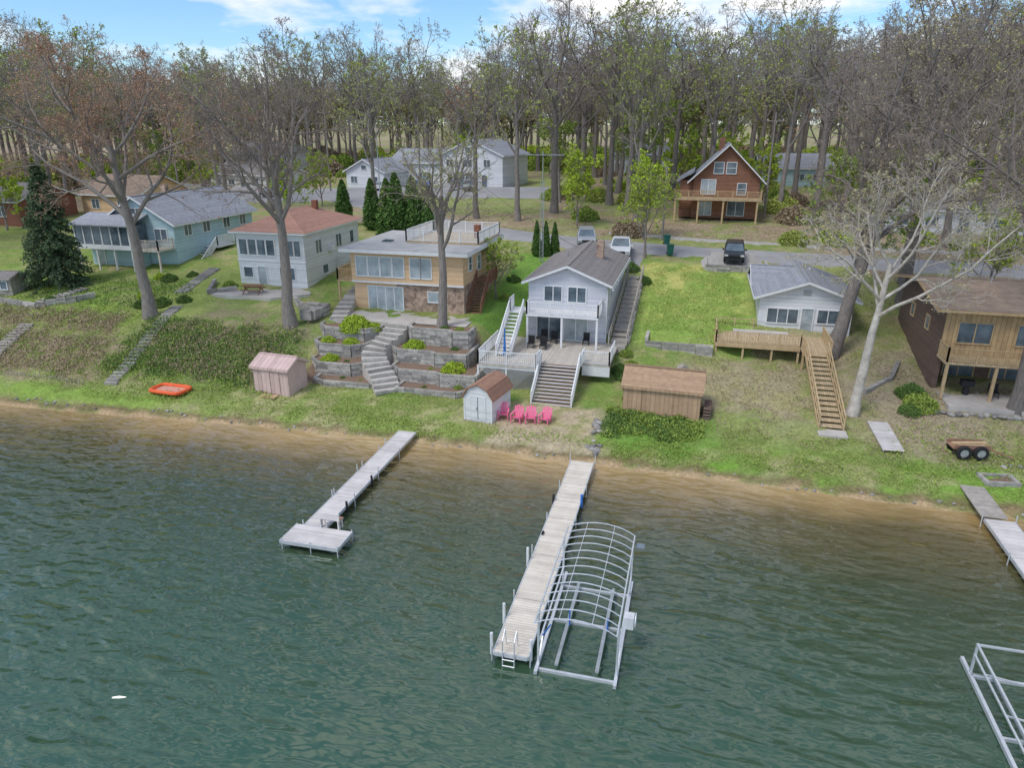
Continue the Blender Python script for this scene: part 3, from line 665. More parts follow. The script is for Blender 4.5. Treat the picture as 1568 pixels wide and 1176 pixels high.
for x,y in((-1.8,.7),(-1.8,4.4)): dk.box(x-.07,x+.07,y-.07,y+.07,-.4,2.2)
rs=b.p('side_stair','redbrown_siding'); rs.box(W+.1,W+1.4,3.2,5.2,2.2,2.34)
for i in range(11): rs.box(W+.2,W+1.2,.6+i*.24,.6+i*.24+.26,.1+i*.19,.15+i*.19)
for x in(W+.15,W+1.25): railing(rs,(x,.6,.1),(x,3.2,2.3),.9,.16,1.3)
railing(rs,(W+1.35,3.2,2.34),(W+1.35,5.2,2.34),.9,.16)
b.p('chimney','brick_wall').box(8.8,9.3,6.2,6.7,5.47,6.6)
b.p('skylight','glass').box(1.4,2.2,3,3.8,5.33,5.45)
b.done()
b=B('patio',(0,0,0)); b.p('slab','concrete').box(-28.6,-17.0,50.9,54.3,3.7,4.18)
jt=b.p('joints','gravel')
for x in (-26.3,-24,-21.7,-19.4): jt.box(x,x+.05,50.92,54.28,4.16,4.184)
b.done()
# terraces: stacked block walls with planted beds
b=B('terraced_retaining_wall')
tw_=b.p('timber_walls','timber'); mu=b.p('planting_beds','mulch'); sp=b.p('timber_steps','concrete'); se=b.p('step_edges','timber')
def chaikin(pts,n=2):
    for _ in range(n):
        out=[pts[0]]
        for p,q in zip(pts[:-1],pts[1:]):
            out+=[(p[0]*.75+q[0]*.25,p[1]*.75+q[1]*.25),(p[0]*.25+q[0]*.75,p[1]*.25+q[1]*.75)]
        out.append(pts[-1]); pts=out
    return pts
rw=random.Random(8)
def course(pts,z,wd=.24,hh=.17,ln=.85):
    for p,q in zip(pts[:-1],pts[1:]):
        L_=math.dist(p,q)
        if L_<.1: continue
        n=max(1,round(L_/(ln*rw.uniform(.7,1.3)))); cuts=[0]+sorted((i+rw.uniform(-.25,.25))/n for i in range(1,n))+[1]
        for a_,c_ in zip(cuts[:-1],cuts[1:]):
            c2_=c_-.02/L_; a=(p[0]+(q[0]-p[0])*a_,p[1]+(q[1]-p[1])*a_); c=(p[0]+(q[0]-p[0])*c2_,p[1]+(q[1]-p[1])*c2_); o=rw.uniform(-.025,.025)
            tw_.beam((a[0],a[1]+o,z+rw.uniform(-.008,.008)),(c[0],c[1]+o,z+rw.uniform(-.008,.008)),wd,hh)
def tier(front,yb,z):
    fp=[(front[0][0],yb)]+list(front)+[(front[-1][0],yb)]
    mu.prism(fp,'z',.4,z-.12)
    n=int((z-.2)/.185)
    for k in range(n): course(fp,z-.09-k*.185)
tier([(-26.9,44.9),(-25.9,44.4),(-22.2,44.5)],47,1.3)
tier([(-20.2,44.5),(-15.6,44.5),(-14.8,45.3)],47,1.25)
tier([(-28.1,46.9),(-27.2,46.0),(-24.4,46.0),(-23.4,46.9)],49,2.15)
tier([(-21.4,46.9),(-20.6,46.1),(-17.6,46.1),(-17.2,45.7),(-14.6,45.9)],49,2.1)
tier([(-28.7,48.6),(-27.9,47.8),(-25.2,47.8),(-24.3,48.6)],50.6,3.05)
tier([(-22.1,48.6),(-21.4,47.9),(-18.6,47.9),(-18.2,47.5),(-15.8,47.7)],50.6,3.05)
tier([(-29,50.2),(-28.2,49.4),(-24.8,49.4),(-23.9,50.3)],51,3.95)
tier([(-21.3,50.3),(-20.8,49.7),(-17.8,49.7),(-17.4,49.3),(-16.2,49.5)],51.1,4.3)
def flow(pts,w_,z0,z1,n):
    pts=chaikin(pts,3); seg=[0]
    for p,q in zip(pts[:-1],pts[1:]): seg.append(seg[-1]+math.dist(p,q))
    for i in range(n):
        s=seg[-1]*(i+.5)/n
        j=max(k for k in range(len(seg)-1) if seg[k]<=s); t=(s-seg[j])/(seg[j+1]-seg[j]); p,q=pts[j],pts[j+1]
        c=Vector((p[0]+(q[0]-p[0])*t,p[1]+(q[1]-p[1])*t,0)); d=Vector((q[0]-p[0],q[1]-p[1],0)).normalized(); u=Vector((-d.y,d.x,0))*w_/2
        z=z0+(z1-z0)*(i+1)/n; dep=seg[-1]/n*.62
        vs=[c-u-d*dep,c+u-d*dep,c+u+d*dep,c-u+d*dep]
        sp.add([(v.x,v.y,.3) for v in vs]+[(v.x,v.y,z) for v in vs],[(3,2,1,0),(4,5,6,7),(0,1,5,4),(1,2,6,5),(2,3,7,6),(3,0,4,7)])
        e0=c-u-d*(dep+.03); e1=c+u-d*(dep+.03); se.beam((e0.x,e0.y,z-.09),(e1.x,e1.y,z-.09),.12,.2)
flow([(-20.6,44.1),(-21.6,45.5),(-23.0,46.9),(-23.3,48.2),(-22.6,49.5),(-22.4,51.2)],1.9,.9,4.15,14)
flow([(-27.9,51.2),(-28.4,53),(-28.9,56),(-29,59)],1.3,4.15,5.6,9)
for z_ in (4.2,4.4,4.6,4.8): course([(-30.8,50.4),(-29.8,50.4),(-29.6,52.4)],z_,.5,.19)
for z_ in (4.3,4.5,4.7): course([(-31.9,53.2),(-29.8,53.2)],z_,.5,.19)
b.done()

# ------------------------------------------------------------------ white house with red hip roof
b=B('white_cottage_house',(-41.6,58.2,4.6)); W,D=7.0,11
hip(b,0,W,0,D,-.4,5.5,1.6,'white_siding','roof_red')
for i in range(4): win(b,'F',.3+i*.95,3.1,.8,1.4,1,1,W,D,glass='glass')
for i in range(3): win(b,'F',4.5+i*.75,3.1,.62,1.4,1,1,W,D)
win(b,'F',4.3,.9,1.5,1.1,2,1,W,D); win(b,'F',2.0,.1,.85,1.9,1,1,W,D,glass='curtain_glass'); win(b,'F',.5,1.0,.9,.9,1,1,W,D)
win(b,'R',2,3.1,1.1,1.2,2,1,W,D,glass='glass'); win(b,'R',6,3.1,1.1,1.2,2,1,W,D); win(b,'R',9,3.1,.8,1.2,1,1,W,D); win(b,'R',3,1,1,.8,1,1,W,D)
b.p('belt','white_paint').box(-.05,W+.05,-.06,-.005,2.5,2.66)
b.p('chimney','brick_wall').box(3.9,4.4,7.4,7.9,5.4,7.4); b.p('air_conditioner','white_paint').box(W+.01,W+.4,4.4,5.1,3.0,3.5)
ws=b.p('side_fence','white_paint'); railing(ws,(W+.2,6,1.3),(W+1.9,6,1.3)); 
b.done()
b=B('picnic_table',(-38.5,55.4,H(-38.5,55.4)+.15),12)
t=b.p('top','redbrown_siding'); t.box(-.9,.9,-.38,.38,.72,.77)
s_=b.p('benches','redbrown_siding'); s_.box(-.9,.9,-.85,-.6,.42,.46).box(-.9,.9,.6,.85,.42,.46)
l=b.p('legs','redbrown_siding')
for x in(-.7,.7): l.beam((x,-.75,0),(x,.3,.72),.06).beam((x,.75,0),(x,-.3,.72),.06).box(x-.03,x+.03,-.8,.8,.36,.41)
b.done()
b=B('patio',(0,0,0)); b.p('slab','concrete').prism([(-42,54.2),(-36,54.0),(-33.4,56.5),(-34.4,58.1),(-42,58.1)],'z',3.8,4.72); b.done()

# ------------------------------------------------------------------ blue house
b=B('blue_house',(-60.8,60.4,5.0)); W,D=9.5,15
gable(b,1.2,W,1.5,D,-.4,5.2,2.4,'y','blue_siding','roof_grey',over=.5)
b.p('sunroom','white_paint').box(-.2,6.4,-1.2,1.48,2.3,2.75)
for i in range(7):
    x=-.2+i*1.08; b.p('sunroom_posts','white_paint').box(x,x+.12,-1.2,-1.08,2.75,4.6)
b.p('sunroom_glass','glass').box(-.12,6.3,-1.14,1.4,2.751,4.6)
b.p('sunroom_roof','roof_grey').prism([(-1.6,4.62),(1.6,5.5),(1.6,5.62),(-1.6,4.74)],'x',-.5,6.7)
for x in(-.1,2.1,4.2,6.3): b.p('sunroom_posts','white_paint').box(x-.07,x+.07,-1.1,-.96,-.4,2.3)
b.p('under_wall','blue_siding').box(0,6.2,.4,1.4,-.4,2.29)
win(b,'F',.6,0.3,1,1.7,1,1,W,D,glass='curtain_glass',off=-.4); win(b,'F',4.6,5.3,1.4,.8,2,1,W,D,off=-1.5)
for u in(3,6,9.5,12.5): win(b,'R',u,3.3,1.1,1.1,2,1,W,D)
win(b,'F',7.2,3.0,1.4,1.1,2,1,W,D,off=-1.5)
dk=b.p('side_deck','deck_boards'); dk.box(6.5,9.4,-.9,1.4,2.2,2.35); railing(dk,(6.6,-.9,2.35),(9.3,-.9,2.35)); railing(dk,(9.3,-.9,2.35),(9.3,1.3,2.35))
for x in (6.7,9.2): dk.box(x-.08,x+.08,-.85,-.7,-.5,2.2)
ws=b.p('side_steps','white_paint'); stairs(ws,W+.2,W+1.4,3,-.2,6,1.8,9); railing(ws,(W+1.5,3,-.1),(W+1.5,6,1.9)); railing(ws,(W+1.5,6,1.9),(W+1.5,9,1.9)); ws.box(W+.05,W+1.6,6,9,1.65,1.8)
b.p('chimney','stonework').box(3.2,3.8,8,8.6,6.2,7.9)
b.done()

# ------------------------------------------------------------------ right white cottage + deck
b=B('small_white_house',(5.3,59.4,3.25)); W,D=7.0,9.0
gable(b,0,W,0,D,-1.2,4.1,1.25,'y','white_siding','roof_grey',over=.5)
gable(b,-.01,W*.55,4.2,D+.5,-1.2,4.15,1.1,'x','white_siding','roof_grey',over=.5,tag='_wing')
win(b,'F',.7,.75,2.3,1.15,3,1,W,D,glass='glass'); win(b,'F',4.5,.9,1.5,1.05,2,1,W,D); win(b,'F',3.3,.05,.85,1.95,1,1,W,D,glass='curtain_glass')
win(b,'R',2,.9,1,1.1,1,2,W,D); win(b,'R',5.5,.9,1,1.1,1,2,W,D); b.p('vent','galv').box(3.2,3.8,-.05,-.02,3.1,3.5)
b.done()
b=B('wooden_deck',(0,0,0)); fl=b.p('floor','wood_deck'); fr=b.p('frame','wood_plain'); rl=b.p('railing','wood_plain')
z=3.3
fl.box(2.0,8.2,54.9,59.2,z-.04,z); fl.box(8.2,10.2,53.8,58.2,z-.044,z-.004)
fr.box(2.0,8.2,54.85,54.895,z-.32,z-.02); fr.box(1.95,1.995,54.9,59.2,z-.32,z-.02); fr.box(8.2,10.2,53.75,53.795,z-.32,z-.03)
for x,y in((2.1,55),(4.1,55),(6.2,55),(8.1,55),(2.1,57.2),(10.1,53.9),(8.3,53.9)): fr.box(x-.07,x+.07,y-.07,y+.07,H(x,y)-.3,z-.04)
for p_,q_ in(((2.05,54.95),(8.2,54.95)),((2.05,54.95),(2.05,59.1)),((2.05,59.1),(5,59.1)),((8.2,54.95),(8.3,53.85)),((10.15,53.85),(10.15,58.1))): railing(rl,(*p_,z),(*q_,z),.9,.2,1.5)
b.p('stairs','wood_deck'); stt=b.parts['stairs']; stairs(stt,8.5,9.8,44.8,1.0,53.8,3.25,15)
for x in(8.42,9.88):
    fr.beam((x,44.7,.95),(x,53.8,3.15),.06,.26)
    rl.beam((x,44.8,1.95),(x,53.8,4.2),.08,.06); rl.beam((x,44.8,1.5),(x,53.8,3.75),.05,.05)
    for i in range(8): rl.beam((x,44.8+i*1.28,.9+i*.315),(x,44.8+i*1.28,2.0+i*.317),.09)
b.p('landing','concrete').box(8.3,10,43.7,44.75,.75,1.02)
b.p('boards_pile','dock_grey').box(3.4,7.6,57.9,58.3,z+.01,z+.25)
b.done()
b=B('low_timber_wall'); t=b.p('w','timber')
for k in range(5):
    for i in range(4): t.box(-3.3+i*1.3,-3.3+i*1.3+1.27,54.6+random.uniform(-.02,.02),54.85,2.1+k*.19,2.1+k*.19+.18)
t.box(-3.35,-3.1,54.85,57.5,1.8,3.3); b.done()
b=B('driveway_retaining_wall'); t=b.p('w','timber')
for k in range(8):
    for i in range(5): t.box(1.0+i*1.12,1.0+i*1.12+1.09,69.9+random.uniform(-.02,.02),70.2,5.05+k*.19,5.05+k*.19+.18)
t.box(.9,1.1,70.2,74,5,6.6); t.box(6.5,6.7,70.2,73,5,6.6); b.done()
b=B('stone_steps_wall'); t=b.p('w','rock')
for i in range(9): t.box(-4.9,-4.5,54.5+i*1.4,55.8+i*1.4,2,3.1+i*.33)
b.done()

# ------------------------------------------------------------------ right brown house
b=B('brown_lake_house',(16.6,52.2,1.75)); W,D=12,11
gable(b,0,W,0,D,2.6,3.2,.9,'x','brown_shake','roof_brown',over=.7,trim='wood_plain')
b.p('front_siding','tan_vertical').box(.02,W,-.06,-.003,2.6,5.75)
b.p('lower_side_wall','brown_shake').box(0,.3,0,D,-.6,2.6); b.p('lower_back_wall','brown_shake').box(.3,W,2.2,2.5,-.3,2.6)
for u,w_ in((.9,2.0),(4.4,1.6),(7,1.8)): win(b,'F',u,3.5,w_,1.35,2,1,W,D,off=.06,trim='wood_plain')
for u in(1.2,4.2,7): win(b,'F',u,.1,1.9,2,2,1,W,D,off=-2.2,trim='wood_plain')
win(b,'L',3,3.5,.8,.9,1,1,W,D,trim='wood_plain'); win(b,'L',7,3.5,.8,.9,1,1,W,D,trim='wood_plain')
b.p('deck','wood_deck').box(-.1,W,-2.0,-.08,2.45,2.6)
bd=b.p('deck_railing','wood_plain'); railing(bd,(0,-1.95,2.6),(W,-1.95,2.6),.95,.12,1.8); railing(bd,(0,-1.95,2.6),(0,-.1,2.6),.95,.12)
for x in(.1,3,6,9): bd.box(x-.09,x+.09,-1.95,-1.77,0,2.45)
b.p('patio','concrete').box(.2,W,-3.4,2.2,-.4,.06)
b.p('grill','black').box(1.5,2.3,-1,-.5,.7,1.1).cyl((1.9,-.75,.06),(1.9,-.75,.7),.2)
b.p('patio_chairs','black').box(3.2,3.8,-1.2,-.7,.4,.46).box(3.2,3.8,-.74,-.7,.46,1).box(3.22,3.26,-1.2,-1.16,.06,.4).box(3.74,3.78,-1.2,-1.16,.06,.4)
b.p('vent_pipe','galv').cyl((4,5,6),(4,5,7.1),.06)
b.done()

# ------------------------------------------------------------------ chalet
b=B('brown_chalet_house',(-2.3,96,7.9)); W,D=9.2,10
gable(b,1.2,W,0,D,0,5.0,3.9,'y','redbrown_siding','roof_grey',over=.7)
b.p('lower_wing','redbrown_siding').box(-.4,1.19,.5,D-.5,0,4.6)
b.p('wing_roof','roof_grey').prism([(-.9,4.3),(1.2,5.6),(1.2,5.75),(-.9,4.45)],'y',0,D)
win(b,'F',3.6,5.5,1.1,1.3,1,2,W,D); win(b,'F',5.1,5.5,1.1,1.3,1,2,W,D); win(b,'F',2.2,3.0,1.7,1.7,2,1,W,D,glass='curtain_glass'); win(b,'F',6.6,3.0,1.0,1.3,1,2,W,D); win(b,'F',2.0,.4,1.6,1.6,2,1,W,D,glass='curtain_glass'); win(b,'F',5.6,.4,2,1.7,2,1,W,D)
b.p('deck','wood_deck').box(-1,W+.3,-2.6,-.05,2.4,2.58); dk=b.p('deck_railing','wood_plain'); railing(dk,(-1,-2.55,2.58),(W+.3,-2.55,2.58),.95,.13); railing(dk,(-1,-2.55,2.58),(-1,0,2.58),.95,.13); railing(dk,(W+.3,-2.55,2.58),(W+.3,0,2.58),.95,.13)
for x in(-.8,2,5,9): dk.box(x-.1,x+.1,-2.5,-2.3,-.5,2.4)
b.p('chimney','redbrown_siding').box(4,4.7,5,5.6,8,9.7)
b.done()

# ------------------------------------------------------------------ background houses
def bghouse(name,x,y,z,rot,w,d,h,rise,axis,wall,roof,wins):
    b=B(name,(x,y,z),rot); gable(b,0,w,0,d,-.5,h+.5,rise,axis,wall,roof,over=.45)
    for f_,u,zz,ww,hh in wins: win(b,f_,u,zz,ww,hh,2 if ww>1 else 1,1,w,d)
    return b
b=bghouse('white_two_storey_house',-46,127,8.5,-8,12,12,5.6,2.6,'y','white_siding','roof_grey',[('F',1,3.6,1.2,1.2),('F',4.5,3.6,1.6,1.2),('F',8.4,3.6,1.2,1.2),('F',1.2,.7,1.4,1.2),('F',8,.2,1,2),('F',4.8,6,1,.9)])
gable(b,-12,-.02,2,12,-.5,4.6,2.2,'x','white_siding','roof_grey',over=.45,tag='_wing')
win(b,'F',-10.5,1,1.6,1.4,2,1,11,12,off=-2); win(b,'F',-6,0.2,2.6,2.1,3,1,11,12,off=-2,glass='glass')
b.p('tarp','blue_plastic').box(-8.6,-3.4,.6,1.4,.0,.9).box(4.4,6.6,-1.4,-.6,0,1.1)
b.p('porch','deck_boards').box(1,6,-2.6,-.05,2.5,2.7); railing(b.p('porch_railing','white_paint'),(1,-2.5,2.7),(6,-2.5,2.7))
for x in(1.1,3.5,5.9): b.p('porch_railing','white_paint').box(x-.07,x+.07,-2.55,-2.4,-.4,2.5)
b.done()
bghouse('small_white_garage',-62,121,8.4,-10,8,8,3.0,2.0,'y','white_siding','roof_grey',[('F',1,1,1.3,1.1),('F',5.4,1,1.3,1.1),('F',3.4,3.3,1,.7)]).done()
bghouse('cream_ranch_house',-88,118,8.0,-16,15,9,2.9,1.7,'x','cream_siding','roof_dark',[('F',1.5,1,1.5,1.1),('F',5,1,1.5,1.1),('F',8.2,.1,1,2),('F',11,1,1.8,1.2)]).done()
bghouse('grey_gable_house',10,140,8.8,5,12,9,3.2,2.2,'x','blue_siding','roof_grey',[('F',1.5,1,1.5,1.1),('F',6,1,1.5,1.1),('F',9,1,1.2,1.1)]).done()
bghouse('white_mobile_home',21,92,7.3,-3,17,5,2.8,.8,'x','white_siding','roof_dark',[('F',1,1,1.3,1),('F',4,1,1.3,1),('F',7.4,.1,1,2),('F',10,1,2,1),('F',13.8,1,1.6,1)]).done()
bghouse('white_house',-20,165,9.0,4,14,9,4.2,2.2,'x','white_siding','roof_grey',[('F',1.5,1,1.5,1.1),('F',6,1,1.5,1.1),('F',9,1,1.2,1.1)]).done()
bghouse('white_house',-105,150,9.0,-14,14,9,4.2,2.2,'x','white_siding','roof_grey',[('F',1.5,1,1.5,1.1),('F',6,1,1.5,1.1),('F',9,1,1.2,1.1)]).done()
bghouse('brick_house',-93,74,7.0,0,9,9,3,1.8,'x','brick_wall','roof_dark',[('F',5.5,1,1.2,1.2),('F',2,1,1.2,1.2)]).done()
bghouse('tan_house',-84,84,7.2,-8,11,9,3,2.2,'x','tan_siding','roof_brown',[('F',2,1,1.4,1.2),('F',7,1,1.4,1.2)]).done()

# ------------------------------------------------------------------ sheds
zz=H(-28.8,42.6)
b=B('pink_shed',(-30.2,42.2,zz-.05),-4); gable(b,0,2.9,0,2.3,0,2.0,.55,'x','pink_siding','pink_siding',over=.15,trim='pink_siding')
d=b.p('doors','pink_siding'); d.box(.75,1.42,-.06,-.004,.1,1.85); d.box(1.46,2.13,-.06,-.004,.1,1.85)
f_=b.p('door_trim','pink_siding'); f_.box(.68,.745,-.08,-.004,.05,1.9); f_.box(2.135,2.2,-.08,-.004,.05,1.9); f_.box(.745,2.135,-.08,-.004,1.86,1.93)
b.p('ramp','wood_plain').box(.8,2.1,-.7,-.1,-.02,.07); b.done()
zz=H(-13,42.4)
b=B('white_shed',(-14.0,41.5,zz-.05),-10)
w_,d_,h_=2.05,2.9,1.65
prof=[(0,0),(w_,0),(w_,h_),(w_-.35,h_+.55),(w_/2,h_+.85),(.35,h_+.55),(0,h_)]
b.p('walls','white_siding').prism(prof,'y',0,d_)
r_=b.p('roof','roof_shedred'); o=.12
pr=[(-o,h_-.12),(.33,h_+.58),(w_/2,h_+.9),(w_-.33,h_+.58),(w_+o,h_-.12)]
for a_,c_ in zip(pr[:-1],pr[1:]):
    nx_=-(c_[1]-a_[1]); nz_=(c_[0]-a_[0]); l_=math.hypot(nx_,nz_); nx_*=.07/l_; nz_*=.07/l_
    r_.prism([a_,c_,(c_[0]+nx_,c_[1]+nz_),(a_[0]+nx_,a_[1]+nz_)],'y',-.15,d_+.15)
t=b.p('trim','white_paint')
for x in(-.02,w_-.06): t.box(x,x+.08,-.04,-.003,0,h_)
t.box(.45,.5,-.05,-.003,.08,1.75).box(1.55,1.6,-.05,-.003,.08,1.75).box(.5,1.55,-.05,-.003,1.7,1.76)
b.p('doors','white_siding').box(.5,1.0,-.035,-.003,.1,1.7).box(1.05,1.55,-.035,-.003,.1,1.7)
b.p('door_gap','black').box(1.005,1.045,-.02,-.003,.1,1.7).box(.94,.97,-.06,-.036,.8,1.0)
b.p('base','grey_wood').box(-.05,w_+.05,-.1,d_+.05,-.25,-.002)
b.done()
zz=H(-1.2,45.6)
b=B('tan_shed',(-3.9,44.6,zz+.05),-3); gable(b,0,5.0,0,2.6,-.3,2.0,.95,'x','shed_tan','roof_tan',over=.12,trim='shed_tan')
b.p('doors','shed_tan').box(1.2,1.24,-.04,-.003,.05,1.6).box(3.2,3.24,-.04,-.003,.05,1.6)
for i in range(7):
    for j in range(4): b.p('woodpile','brown_shake').cyl((5.2+.02,.3+i*.24,-.1+j*.22),(5.7,.3+i*.24,-.1+j*.22),.1,n=7)
b.done()
b=B('small_outbuilding',(-63.5,50.6,H(-63.5,51)-.1),10); gable(b,0,2.6,0,2.2,0,1.7,.35,'x','grey_wood','roof_dark',over=.2,trim='grey_wood'); win(b,'F',.4,.1,.8,1.4,1,1,2.6,2.2); win(b,'F',1.6,.7,.6,.7,1,1,2.6,2.2); b.done()

# ------------------------------------------------------------------ left bank walls and steps
def polywall(name,pts,h,mat,th=.3):
    b=B(name); t=b.p('w',mat); ncs=max(2,int(h/.2)+1)
    for p,q in zip(pts[:-1],pts[1:]):
        n=max(1,int(math.dist(p,q)/.7))
        for i in range(n):
            a=(p[0]+(q[0]-p[0])*i/n,p[1]+(q[1]-p[1])*i/n); c=(p[0]+(q[0]-p[0])*(i+.97)/n,p[1]+(q[1]-p[1])*(i+.97)/n)
            z0=H((a[0]+c[0])/2,(a[1]+c[1])/2)-.1
            for k in range(ncs):
                z=z0+.1+k*.2; o=rw.uniform(-.03,.03); t.beam((a[0],a[1]+o,z),(c[0],c[1]+o,z),th,.19)
    b.done()
polywall('stone_garden_wall',[(-62,49.5),(-56,48.8),(-53.5,50.8),(-52.6,52)],.55,'timber')
polywall('stone_garden_wall',[(-40.6,56),(-42.5,54.5),(-44,57.6)],.6,'rock')
polywall('stone_garden_wall',[(-33.6,54.2),(-31.8,52.4),(-30,51.6)],.7,'rock')
polywall('stone_garden_wall',[(12,50.4),(14.2,53),(15.3,56)],.35,'rock')
def groundsteps(name,p,q,n,w_,mat,lift=.06):
    b=B(name); t=b.p('s',mat); d=Vector((q[0]-p[0],q[1]-p[1],0)).normalized(); s=Vector((-d.y,d.x,0))*w_/2
    for i in range(n):
        c=Vector((p[0]+(q[0]-p[0])*i/(n-1)+rw.uniform(-.05,.05),p[1]+(q[1]-p[1])*i/(n-1),0)); z=H(c.x,c.y)+lift
        t.beam(c-s+Vector((0,0,z)),c+s+Vector((0,0,z+rw.uniform(-.02,.02))),.26,.22)
    b.done()
groundsteps('stone_bank_steps',(-41.3,40.6),(-43.2,51),26,.95,'rock')
groundsteps('timber_bank_steps',(-53.5,40.6),(-54.5,46.2),15,1.2,'grey_wood',.15)
groundsteps('garden_steps',(-56.6,49.2),(-55.4,53.5),10,1.1,'rock',.12)
groundsteps('garden_steps',(-45.4,54.5),(-46.6,61),15,1.1,'rock')
b=B('bank_edge_fence'); t=b.p('w','grey_wood')
for i in range(75):
    x=-62+i*.25; y=40.2; z=H(x,y); t.beam((x,y,z-.1),(x+random.uniform(-.06,.06),y+random.uniform(-.1,.1),z+random.uniform(.25,.5)),.035)
b.done()

# ------------------------------------------------------------------ rocks
def rocks(name,pts,smin,smax,seed):
    import bmesh
    rg_=random.Random(seed); bm=bmesh.new()
    for x,y in pts:
        s=rg_.uniform(smin,smax); mt=Matrix.Translation((x,y,H(x,y)+s*.25))@Matrix.Rotation(rg_.uniform(0,6),4,'Z')@Matrix.Diagonal((s,s*rg_.uniform(.6,1),s*rg_.uniform(.45,.8),1))
        r=bmesh.ops.create_icosphere(bm,subdivisions=2,radius=1,matrix=mt)
        for v in r['verts']:
            v.co+=(noise.noise_vector(v.co*2.3))*s*.45
    me=bpy.data.meshes.new(name); bm.to_mesh(me); bm.free(); me.materials.append(MATS['rock']); ob=bpy.data.objects.new(name,me); scene.collection.objects.link(ob)
rgk=random.Random(4)
rocks('shoreline_rocks',[(x,38.35+rgk.uniform(-.2,.25)+(-.6 if x<-40 else 0)-(.5 if x>4 else 0)) for x in [rgk.uniform(-58,22) for _ in range(110)]],.04,.13,1)
rocks('rock_edging',[(-5.2+rgk.uniform(-.5,.6),40.6+rgk.uniform(-1.6,2.6)) for _ in range(22)],.12,.3,2)
rocks('boulder_border',[(15.6+i*.42,48.4+rgk.uniform(-.15,.15)) for i in range(20)]+[(-14.2+rgk.uniform(-.3,.5),47+i*.35) for i in range(14)],.16,.3,3)
rocks('rock_border',[(18+i*.45,42.4+rgk.uniform(-.2,.2)) for i in range(14)],.14,.26,6)

# ------------------------------------------------------------------ docks
def dock(name,x0,x1,y0,y1,z,mat,sec=3.0,extra=None):
    b=B(name); t=b.p('deck',mat); f=b.p('frame','alu'); n=max(1,round((y1-y0)/sec)); L_=(y1-y0)/n
    for i in range(n): t.box(x0+.05,x1-.05,y0+i*L_+.02,y0+(i+1)*L_-.02,z-.05,z)
    f.box(x0,x0+.045,y0,y1,z-.16,z+.01); f.box(x1-.045,x1,y0,y1,z-.16,z+.01); f.box(x0+.045,x1-.045,y0-.04,y0-.001,z-.16,z+.01)
    for i in range(n+1):
        y=y0+i*L_
        for x in(x0-.05,x1+.05):
            if y<37.6: f.cyl((x,y+.06,-1.8),(x,y+.06,z+.22+.1*((i*7)%3)),.03,n=8)
    if extra: extra(b)
    b.done()
def ex_right(b):
    wt=b.p('bumper_posts','white_paint')
    for x,y in((-6.2,20.9),(-6.2,22.7),(-6.2,26.8),(-4.68,20.9)): wt.cyl((x,y,.2),(x,y,1.15),.06)
    lad=b.p('ladder','alu')
    for x in(-5.7,-5.25): lad.path([(x,20.62,-.9),(x,20.62,1.1),(x,21.0,1.35),(x,21.2,.5)],.025)
    for z in(-.3,0,.28): lad.cyl((-5.7,20.6,z),(-5.25,20.6,z),.022)
    b.p('cleats','black').box(-6.05,-5.95,29,29.25,.52,.6).box(-6.2,-6.1,32.4,32.6,.3,.8)
    b.p('blue_cover','blue_plastic').cyl((-4.68,32.6,.2),(-4.68,32.6,.95),.07)
dock('dock',-6.1,-4.72,20.7,37.4,.5,'dock_tan',3.34,ex_right)
def ex_left(b):
    b.p('platform','dock_grey').box(-17.95,-15.0,25.5,27.0,.44,.495)
    f=b.p('frame','alu'); f.box(-18.0,-14.95,25.45,25.498,.32,.5); f.box(-14.998,-14.95,25.5,27.05,.32,.5); f.box(-18.0,-17.952,25.5,27.05,.32,.5)
    for x,y in((-17.9,25.5),(-15,25.5),(-15,27),(-16.4,25.5)): f.cyl((x,y,-1.8),(x,y,.6),.03)
    s=b.p('bench','dock_grey'); s.box(-16.7,-15.6,27.05,27.4,.9,.95); s.box(-16.7,-15.6,26.95,27.0,1.0,1.35)
    for x in(-16.65,-15.7):
        for y in(27.1,27.35): s.box(x,x+.05,y-.02,y+.03,.45,.9)
        s.box(x,x+.05,26.93,27.05,.5,1.0)
    b.p('bench_cushion','roof_shedred').box(-16.7,-15.6,27.06,27.4,.952,.99)
    for x,y in((-17.62,30.2),(-17.62,33.6),(-17.62,36.8)): f.cyl((x,y,0),(x,y,.85),.03)
    for x,y in((-16.38,29.2),(-16.38,32.2)): b.p('black_bumpers','black').cyl((x,y,.1),(x,y,.75),.06)
dock('dock',-17.6,-16.4,27.0,38.9,.5,'dock_grey',3,ex_left)
def ex_r2(b):
    b.p('shore_section','grey_wood').box(15.0,16.2,36.2,39.6,.5,.56)
dock('dock',15.1,16.5,22,36.1,.48,'dock_grey',3.5,ex_r2)
